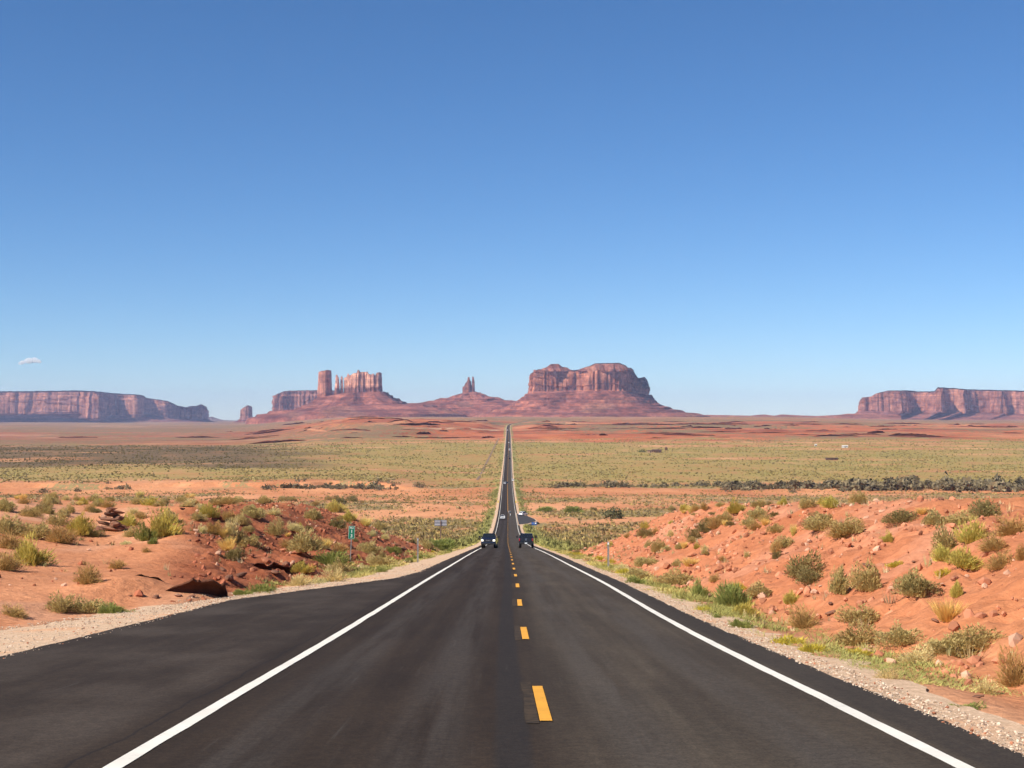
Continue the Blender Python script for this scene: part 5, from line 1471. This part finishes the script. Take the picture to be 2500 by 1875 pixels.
# blue sign at the turnout
Z = 478.0; X = px_x(1304, Z)
A = Vector((X, Z, gz(X, Z)))
o = thing('road_sign', 'small blue sign with a white arrow-like mark, right of the road before the turnout', 'sign', A)
z0_, z1_ = py_z(1281.3, Z) - A.z, py_z(1274, Z) - A.z
bm = bmesh.new(); rrect(bm, 1.75, z1_ - z0_, .12, -.03, (z0_ + z1_) / 2, .02); bm_obj('panel', bm, M_blue, o)
bm = bmesh.new(); zc = (z0_ + z1_) / 2
for tri in (((.22, -.20), (.72, .28), (.30, .28)), ((.72, .28), (.72, -.14), (.60, .14)), ((.2, -.12), (.32, -.24), (.66, .10), (.54, .22))):
    bm.faces.new([bm.verts.new((x, -.034 - .001 * len(tri), zc + z)) for x, z in tri])
bm_obj('arrow_mark', bm, M_signw, o)
boxes('print_line', flat('faded_print', (.20, .32, .62), .5), o, (-.72, .02, -.036, -.0315, zc + .10, zc + .22), (-.72, -.08, -.036, -.0315, zc - .16, zc - .05))
for sx in (-.45, .45): boxes('post', M_galv, o, (sx - .04, sx + .04, -.005, .06, -.5, z1_ - .03))
# yellow object markers at the culvert
for px, py, lb in ((1216, 1225, 'yellow culvert marker on the left verge far down the road'), (1259.5, 1230, 'yellow culvert marker on the right verge far down the road')):
    Zm = 810.0; X = px_x(px, Zm); A = Vector((X, Zm, gz(X, Zm)))
    o = thing('culvert_marker', lb, 'marker post', A)
    boxes('post', M_galv, o, (-.05, .05, 0, .06, -.4, 1.4)); boxes('plate', M_ylw, o, (-.28, .28, -.03, -.003, .9, 2.1))

# ------------------------------------------------------------------ vehicles
def paint(name, c, rough=.22):
    t = NT(name); t.base(t.mix(t.maprange(t.noise(t.pos(obj=True), 2.5, 4), .45, .8, 0, .35), c, tuple(v * .75 + .02 for v in c)))
    t.p.inputs['Roughness'].default_value = rough; t.p.inputs['Specular IOR Level'].default_value = .5
    t.p.inputs['Coat Weight'].default_value = .6; t.p.inputs['Coat Roughness'].default_value = .08
    return t.m
M_black = paint('black_car_paint', (.012, .013, .016)); M_navy = paint('dark_blue_car_paint', (.010, .014, .036)); M_whitec = paint('white_car_paint', (.78, .78, .77), .35)
M_silver = paint('silver_car_paint', (.45, .46, .47), .3)
M_glass = flat('dark_car_glass', (.012, .016, .022), .08, 0, .6, .05)
M_tyre = flat('tyre_rubber', (.016, .015, .015), .85); M_rim = flat('wheel_alloy', (.35, .35, .36), .35, .7)
M_lamp = flat('headlight_lens', (.85, .85, .80), .15, 0, .8, .03); M_tail = flat('red_tail_lens', (.42, .01, .015), .2, 0, .6, .05)
M_plate = flat('licence_plate', (.70, .74, .76), .4, 0, .4, .03); M_trim = flat('black_trim', (.015, .015, .016), .6); M_chrome = flat('dull_chrome', (.40, .41, .43), .25, .8)
def lit(name, c, e):
    t = NT(name); t.base(c); t.p.inputs['Emission Color'].default_value = (*c, 1); t.p.inputs['Emission Strength'].default_value = e; return t.m
M_headon = lit('lit_headlight', (1.0, .93, .78), .8)

PROF = {
 'pickup': dict(p=[(-2.88, .52), (-2.92, .80), (-2.90, 1.34), (-.98, 1.36), (-.72, 1.92), (-.40, 2.00), (.72, 2.00), (1.42, 1.40), (2.60, 1.30), (2.86, 1.16), (2.90, .62), (2.70, .46)], hw=1.0, roof=.76, belt=1.38, top=2.0, wy=(-1.75, 1.85), wr=.42, wx=.86),
 'suv': dict(p=[(-2.28, .42), (-2.36, .75), (-2.30, 1.10), (-2.02, 1.70), (-1.65, 1.80), (.25, 1.80), (1.00, 1.16), (2.05, 1.02), (2.30, .82), (2.32, .40)], hw=.95, roof=.70, belt=1.12, top=1.8, wy=(-1.38, 1.40), wr=.37, wx=.82),
 'van': dict(p=[(-3.0, .45), (-3.05, .9), (-3.0, 2.5), (-2.8, 2.75), (2.0, 2.75), (2.5, 1.6), (2.95, 1.3), (3.0, .45)], hw=1.1, roof=1.02, belt=1.4, top=2.75, wy=(-1.9, 1.9), wr=.42, wx=.95)}
def vehicle(kind, name, label, cat, loc, rz, body, group=None, lights=False, emblem=False, detail=True):
    S_ = PROF[kind]; o = thing(name, label, cat, loc, rz, group)
    p = S_['p']; hwf = lambda z: S_['hw'] if z <= S_['belt'] else S_['hw'] - (S_['hw'] - S_['roof']) * (z - S_['belt']) / (S_['top'] - S_['belt'])
    bm = bmesh.new()
    Lr = [bm.verts.new((-hwf(z) + (.05 if z < .56 else 0), y, z)) for y, z in p]; Rr = [bm.verts.new((hwf(z) - (.05 if z < .56 else 0), y, z)) for y, z in p]
    bm.faces.new(Lr); bm.faces.new(Rr[::-1])
    n = len(p)
    for k_ in range(n): bm.faces.new((Lr[k_], Rr[k_], Rr[(k_ + 1) % n], Lr[(k_ + 1) % n]))
    bm_obj('body', bm, body, o, bevel=.05)
    def quad(nm, mat, pts, t=.012):
        bm = bmesh.new(); vs = [Vector(q) for q in pts]; nn = (vs[1] - vs[0]).cross(vs[2] - vs[0]).normalized()
        c_ = sum(vs, Vector()) / len(vs); out = c_ - Vector((0, 0, .9))
        if nn.dot(out) < 0: nn = -nn
        a_ = [bm.verts.new(v + nn * t) for v in vs]; b_ = [bm.verts.new(v - nn * .03) for v in vs]
        bm.faces.new(a_); bm.faces.new(b_[::-1])
        for k_ in range(len(vs)): bm.faces.new((a_[k_], b_[k_], b_[(k_ + 1) % len(vs)], a_[(k_ + 1) % len(vs)]))
        return bm_obj(nm, bm, mat, o)
    def between(i0, i1, f0, f1, nm, mat, m=.90):
        (y0, z0), (y1, z1) = p[i0], p[i1]
        ya, za, yb, zb = y0 + (y1 - y0) * f0, z0 + (z1 - z0) * f0, y0 + (y1 - y0) * f1, z0 + (z1 - z0) * f1
        quad(nm, mat, [(-hwf(za) * m, ya, za), (hwf(za) * m, ya, za), (hwf(zb) * m, yb, zb), (-hwf(zb) * m, yb, zb)])
    hw = S_['hw']
    if kind == 'pickup':
        between(6, 7, .10, .93, 'windscreen', M_glass); between(3, 4, .18, .92, 'rear_window', M_glass, .86)
        for sg in (-1, 1): quad('side_window', M_glass, [(sg * hwf(1.44), -.80, 1.44), (sg * hwf(1.44), 1.20, 1.44), (sg * hwf(1.88), .72, 1.88), (sg * hwf(1.88), -.55, 1.88)])
        fy, ry, lz_, tz = 2.90, -2.92, 1.02, 1.06
    elif kind == 'suv':
        between(5, 6, .10, .92, 'windscreen', M_glass); between(2, 3, .15, .88, 'rear_window', M_glass, .84)
        for sg in (-1, 1): quad('side_window', M_glass, [(sg * hwf(1.18), -1.95, 1.18), (sg * hwf(1.18), .80, 1.18), (sg * hwf(1.68), .25, 1.68), (sg * hwf(1.68), -1.75, 1.68)])
        fy, ry, lz_, tz = 2.32, -2.36, .80, .98
    else:
        between(4, 5, .15, .92, 'windscreen', M_glass)
        quad('rear_window', M_glass, [(-.6, -3.01, 1.6), (.6, -3.01, 1.6), (.6, -3.0, 2.2), (-.6, -3.0, 2.2)])
        fy, ry, lz_, tz = 3.0, -3.05, 1.0, 1.2
    for sg in (-1, 1):
        for y in S_['wy']:
            bm = bmesh.new(); bmesh.ops.create_cone(bm, cap_ends=True, segments=20, radius1=S_['wr'], radius2=S_['wr'], depth=.27, matrix=Matrix.Translation((sg * S_['wx'], y, S_['wr'])) @ Matrix.Rotation(math.pi / 2, 4, 'Y'))
            w_ = bm_obj('wheel', bm, M_tyre, o, bevel=.02)
            bm = bmesh.new(); bmesh.ops.create_cone(bm, cap_ends=True, segments=16, radius1=S_['wr'] * .6, radius2=S_['wr'] * .5, depth=.04, matrix=Matrix.Translation((sg * (S_['wx'] + .15), y, S_['wr'])) @ Matrix.Rotation(sg * math.pi / 2, 4, 'Y'))
            bm_obj('rim', bm, M_rim, w_)
        boxes('headlight', M_headon if lights else M_lamp, o, (sg * hw * .80 - .15, sg * hw * .80 + .15, fy - .12, fy + .012, lz_ - .10, lz_ + .13), bevel=.02)
        boxes('tail_light', M_tail, o, (sg * hw * .90 - .07, sg * hw * .90 + .07, ry - .012, ry + .12, tz - .12, tz + .24), bevel=.015)
        mxo = .34 if kind == 'pickup' else .16
        boxes('mirror', M_trim, o, (sg * (hw + mxo) - .12, sg * (hw + mxo) + .12, .95, 1.06, S_['belt'] - .02, S_['belt'] + .30), (min(sg * hw * .97, sg * (hw + mxo)), max(sg * hw * .97, sg * (hw + mxo)), .98, 1.03, S_['belt'] + .04, S_['belt'] + .10))
    boxes('grille', M_trim, o, (-hw * .58, hw * .58, fy - .1, fy + .010, lz_ - .18, lz_ + .14))
    boxes('bumper', M_trim if kind == 'pickup' else body, o, (-hw * .97, hw * .97, fy - .15, fy + .07, .46, .70), bevel=.03)
    boxes('bumper', M_chrome if False else M_trim if kind == 'pickup' else body, o, (-hw * .97, hw * .97, ry - .12, ry + .15, .50, .76), bevel=.03)
    boxes('licence_plate', M_plate, o, (-.17, .17, ry - .135, ry - .122, .56, .73))
    if kind == 'pickup':
        boxes('tailgate', body, o, (-.78, .78, ry - .020, ry + .02, .82, 1.32), bevel=.015)
        if emblem:
            bm = bmesh.new(); bmesh.ops.create_cone(bm, cap_ends=True, segments=18, radius1=.10, radius2=.10, depth=.012, matrix=Matrix.Translation((0, ry - .027, 1.12)) @ Matrix.Rotation(math.pi / 2, 4, 'X')); bm_obj('emblem', bm, M_chrome, o)
            boxes('tailgate_handle', M_chrome, o, (-.12, .12, ry - .034, ry - .021, 1.24, 1.29))
        boxes('grille_bar', M_chrome, o, (-.30, .30, fy + .011, fy + .018, lz_ - .05, lz_ + .03))
    return o
def on_road(lat_px, Z): X = px_x(lat_px, Z); return (X, Z, -float(road_depth(Z)) + .015)
pitch = lambda Z: math.atan((float(road_depth(Z + 3)) - float(road_depth(Z - 3))) / 6)
v = vehicle('pickup', 'pickup_truck', 'black pickup driving away in the right lane, seen from behind with wide mirrors', 'pickup truck', on_road(1285, 206), 0, M_black, 'vehicles on the road', emblem=True); v.rotation_euler = (-pitch(206), 0, -.03)
v = vehicle('pickup', 'pickup_truck', 'dark blue pickup coming towards us in the left lane with headlights on', 'pickup truck', on_road(1195.5, 204), math.pi, M_navy, 'vehicles on the road', lights=True); v.rotation_euler = (pitch(204), 0, math.pi - .06)
v = vehicle('suv', 'car', 'white car coming towards us farther down the left lane', 'car', on_road(1227.3, 606), math.pi, M_whitec, 'vehicles on the road'); v.rotation_euler = (pitch(606), 0, math.pi)
p_ = (px_x(1277.5, 648), 648, -float(road_depth(648)) + .12)
v = vehicle('suv', 'car', 'white car parked on the paved turnout at the right', 'car', p_, -.55, M_whitec, 'vehicles on the road')
for px, Z, kd, b_, away, lb in [(1232.5, 1150, 'suv', M_whitec, False, 'white far car in the left lane beside a dark car'), (1237.3, 1150, 'suv', M_navy, False, 'dark far car right beside the white one in mid-valley'),
                            (1252, 1215, 'suv', M_whitec, True, 'tiny white car pulled over on the right edge in mid-valley'), (1244, 2080, 'van', M_silver, True, 'pale boxy camper van driving away up the far slope'),
                            (1242.3, 2420, 'suv', M_whitec, True, 'tiny white car just beyond the camper van'), (1237, 1880, 'suv', M_black, False, 'tiny black car in the left lane this side of the camper van'),
                            (1244.3, 1770, 'suv', M_black, True, 'tiny black car in the right lane this side of the camper van'), (1239, 3450, 'van', M_whitec, False, 'farthest white van near the top of the far slope')]:
    v = vehicle(kd, 'car' if kd == 'suv' else 'van', lb, 'car' if kd == 'suv' else 'van', on_road(px, Z), 0 if away else math.pi, b_, 'vehicles on the road')
    v.rotation_euler = ((-1 if away else 1) * pitch(Z), 0, 0 if away else math.pi)

# ------------------------------------------------------------------ people standing in the road
def person_mat(name, shirt, trousers, hair=(.03, .02, .015), zs_=(.86, 1.42, 1.62)):
    t = NT(name); tc = t.n('ShaderNodeTexCoord'); sp = t.n('ShaderNodeSeparateXYZ'); t.l(tc.outputs['Object'], sp.inputs[0])
    f = t.math('DIVIDE', sp.outputs[2], 2.0)
    ra = t.n('ShaderNodeValToRGB'); ra.color_ramp.interpolation = 'CONSTANT'; e = ra.color_ramp.elements
    stops = [(0, (.03, .03, .03)), (.045, trousers), (zs_[0] / 2, shirt), (zs_[1] / 2, (.45, .27, .19)), (zs_[2] / 2, hair)]
    while len(e) < len(stops): e.new(.5)
    for q, (pp_, c_) in zip(e, stops): q.position = pp_; q.color = (*c_, 1)
    t.l(f, ra.inputs[0]); t.base(ra.outputs[0]); return t.m
def person(label, loc, rz, mat, arms=(0, 0), crouch=False):
    k_ = .62 if crouch else 1.0
    hip = .50 if crouch else .92
    J = [((0, 0, hip), .13), ((0, 0, hip + .26), .135), ((0, 0, hip + .48), .155), ((0, 0, hip + .60), .055), ((0, .02, hip + .73), .095), ((0, .01, hip + .83), .075)]
    E = [(0, 1), (1, 2), (2, 3), (3, 4), (4, 5)]
    for sg, ar in ((-1, arms[0]), (1, arms[1])):
        b_ = len(J)
        J += [((sg * .19, 0, hip + .50), .06), ((sg * (.24 + .05 * ar), .05 + .12 * ar, hip + .24 + .16 * ar), .045), ((sg * .20, .10 + .22 * ar, hip + .02 + .48 * ar), .036), ((sg * .19, .13 + .24 * ar, hip - .06 + .52 * ar), .03)]
        E += [(2, b_), (b_, b_ + 1), (b_ + 1, b_ + 2), (b_ + 2, b_ + 3)]
        b_ = len(J)
        ky = .28 if crouch else .02
        J += [((sg * .10, 0, hip - .06), .10), ((sg * .12, ky, hip * .52), .068), ((sg * .12, 0 if crouch else -.02, .09), .045), ((sg * .13, .13, .035), .035)]
        E += [(0, b_), (b_, b_ + 1), (b_ + 1, b_ + 2), (b_ + 2, b_ + 3)]
    me = bpy.data.meshes.new('person'); me.from_pydata([j[0] for j in J], E, []); me.materials.append(mat)
    o = link('person', me, None, loc, rz); sk = o.modifiers.new('skin', 'SKIN'); sk.use_smooth_shade = True
    for d_, (_, r_) in zip(me.skin_vertices[0].data, J): d_.radius = (r_, r_)
    me.skin_vertices[0].data[0].use_root = True
    ss = o.modifiers.new('smooth', 'SUBSURF'); ss.levels = 1; ss.render_levels = 1
    return tag(o, label, 'person', 'people standing on the road')
person('person in a pale grey top standing in the road beyond the white car', on_road(1242.6, 672), .5, person_mat('pale_clothes', (.45, .46, .47), (.25, .25, .27)), (.2, .8))
person('person in dark teal clothes standing in the road right of the pale-clad one', on_road(1246, 668), 2.6, person_mat('teal_clothes', (.03, .10, .13), (.03, .04, .06)), (.6, .2))
person('person in white crouching in the road in front of the two standing people', on_road(1246, 645), .2, person_mat('white_clothes', (.70, .72, .72), (.45, .47, .5), zs_=(.45, 1.0, 1.2)), (.9, .9), True)

# ------------------------------------------------------------------ haze and the one small cloud
bm = bmesh.new(); box(bm, -14500, 14500, -400, 21900, -57.5, 345)
hz = NT('haze_air'); hz.t.nodes.remove(hz.p)
pv = hz.n('ShaderNodeVolumePrincipled'); pv.inputs['Color'].default_value = (.46, .585, .95, 1); pv.inputs['Density'].default_value = 2.7e-5; pv.inputs['Anisotropy'].default_value = 0.0
hz.l(pv.outputs[0], hz.t.nodes['Material Output'].inputs['Volume'])
o = bm_obj('haze', bm, hz.m); o['kind'] = 'stuff'

Zc = 26000.0
cl = NT('cloud_vapour'); cl.t.nodes.remove(cl.p)
pv = cl.n('ShaderNodeVolumePrincipled'); pv.inputs['Color'].default_value = (1, 1, 1, 1); pv.inputs['Density'].default_value = .018; pv.inputs['Anisotropy'].default_value = 0.0
cl.l(pv.outputs[0], cl.t.nodes['Material Output'].inputs['Volume'])
bm = bmesh.new(); r = random.Random(4)
for k_ in range(9):
    t_ = k_ / 8 * 2 - 1
    m_ = Matrix.Translation((t_ * 150 + r.uniform(-20, 20), r.uniform(-50, 50), 30 * (1 - t_ * t_) + r.uniform(-8, 12) + 8 * t_)) @ Matrix.Diagonal((70 * (1.2 - .6 * abs(t_)), 60, 34 * (1.15 - .6 * abs(t_)), 1))
    bmesh.ops.create_icosphere(bm, subdivisions=2, radius=1, matrix=m_)
o = bm_obj('cloud', bm, cl.m, None, (px_x(74, Zc), Zc, py_z(886, Zc)))
o.scale = (1.0, 1.1, 1.4)
tag(o, 'single tiny white cloud low in the sky above the left mesa', 'cloud')
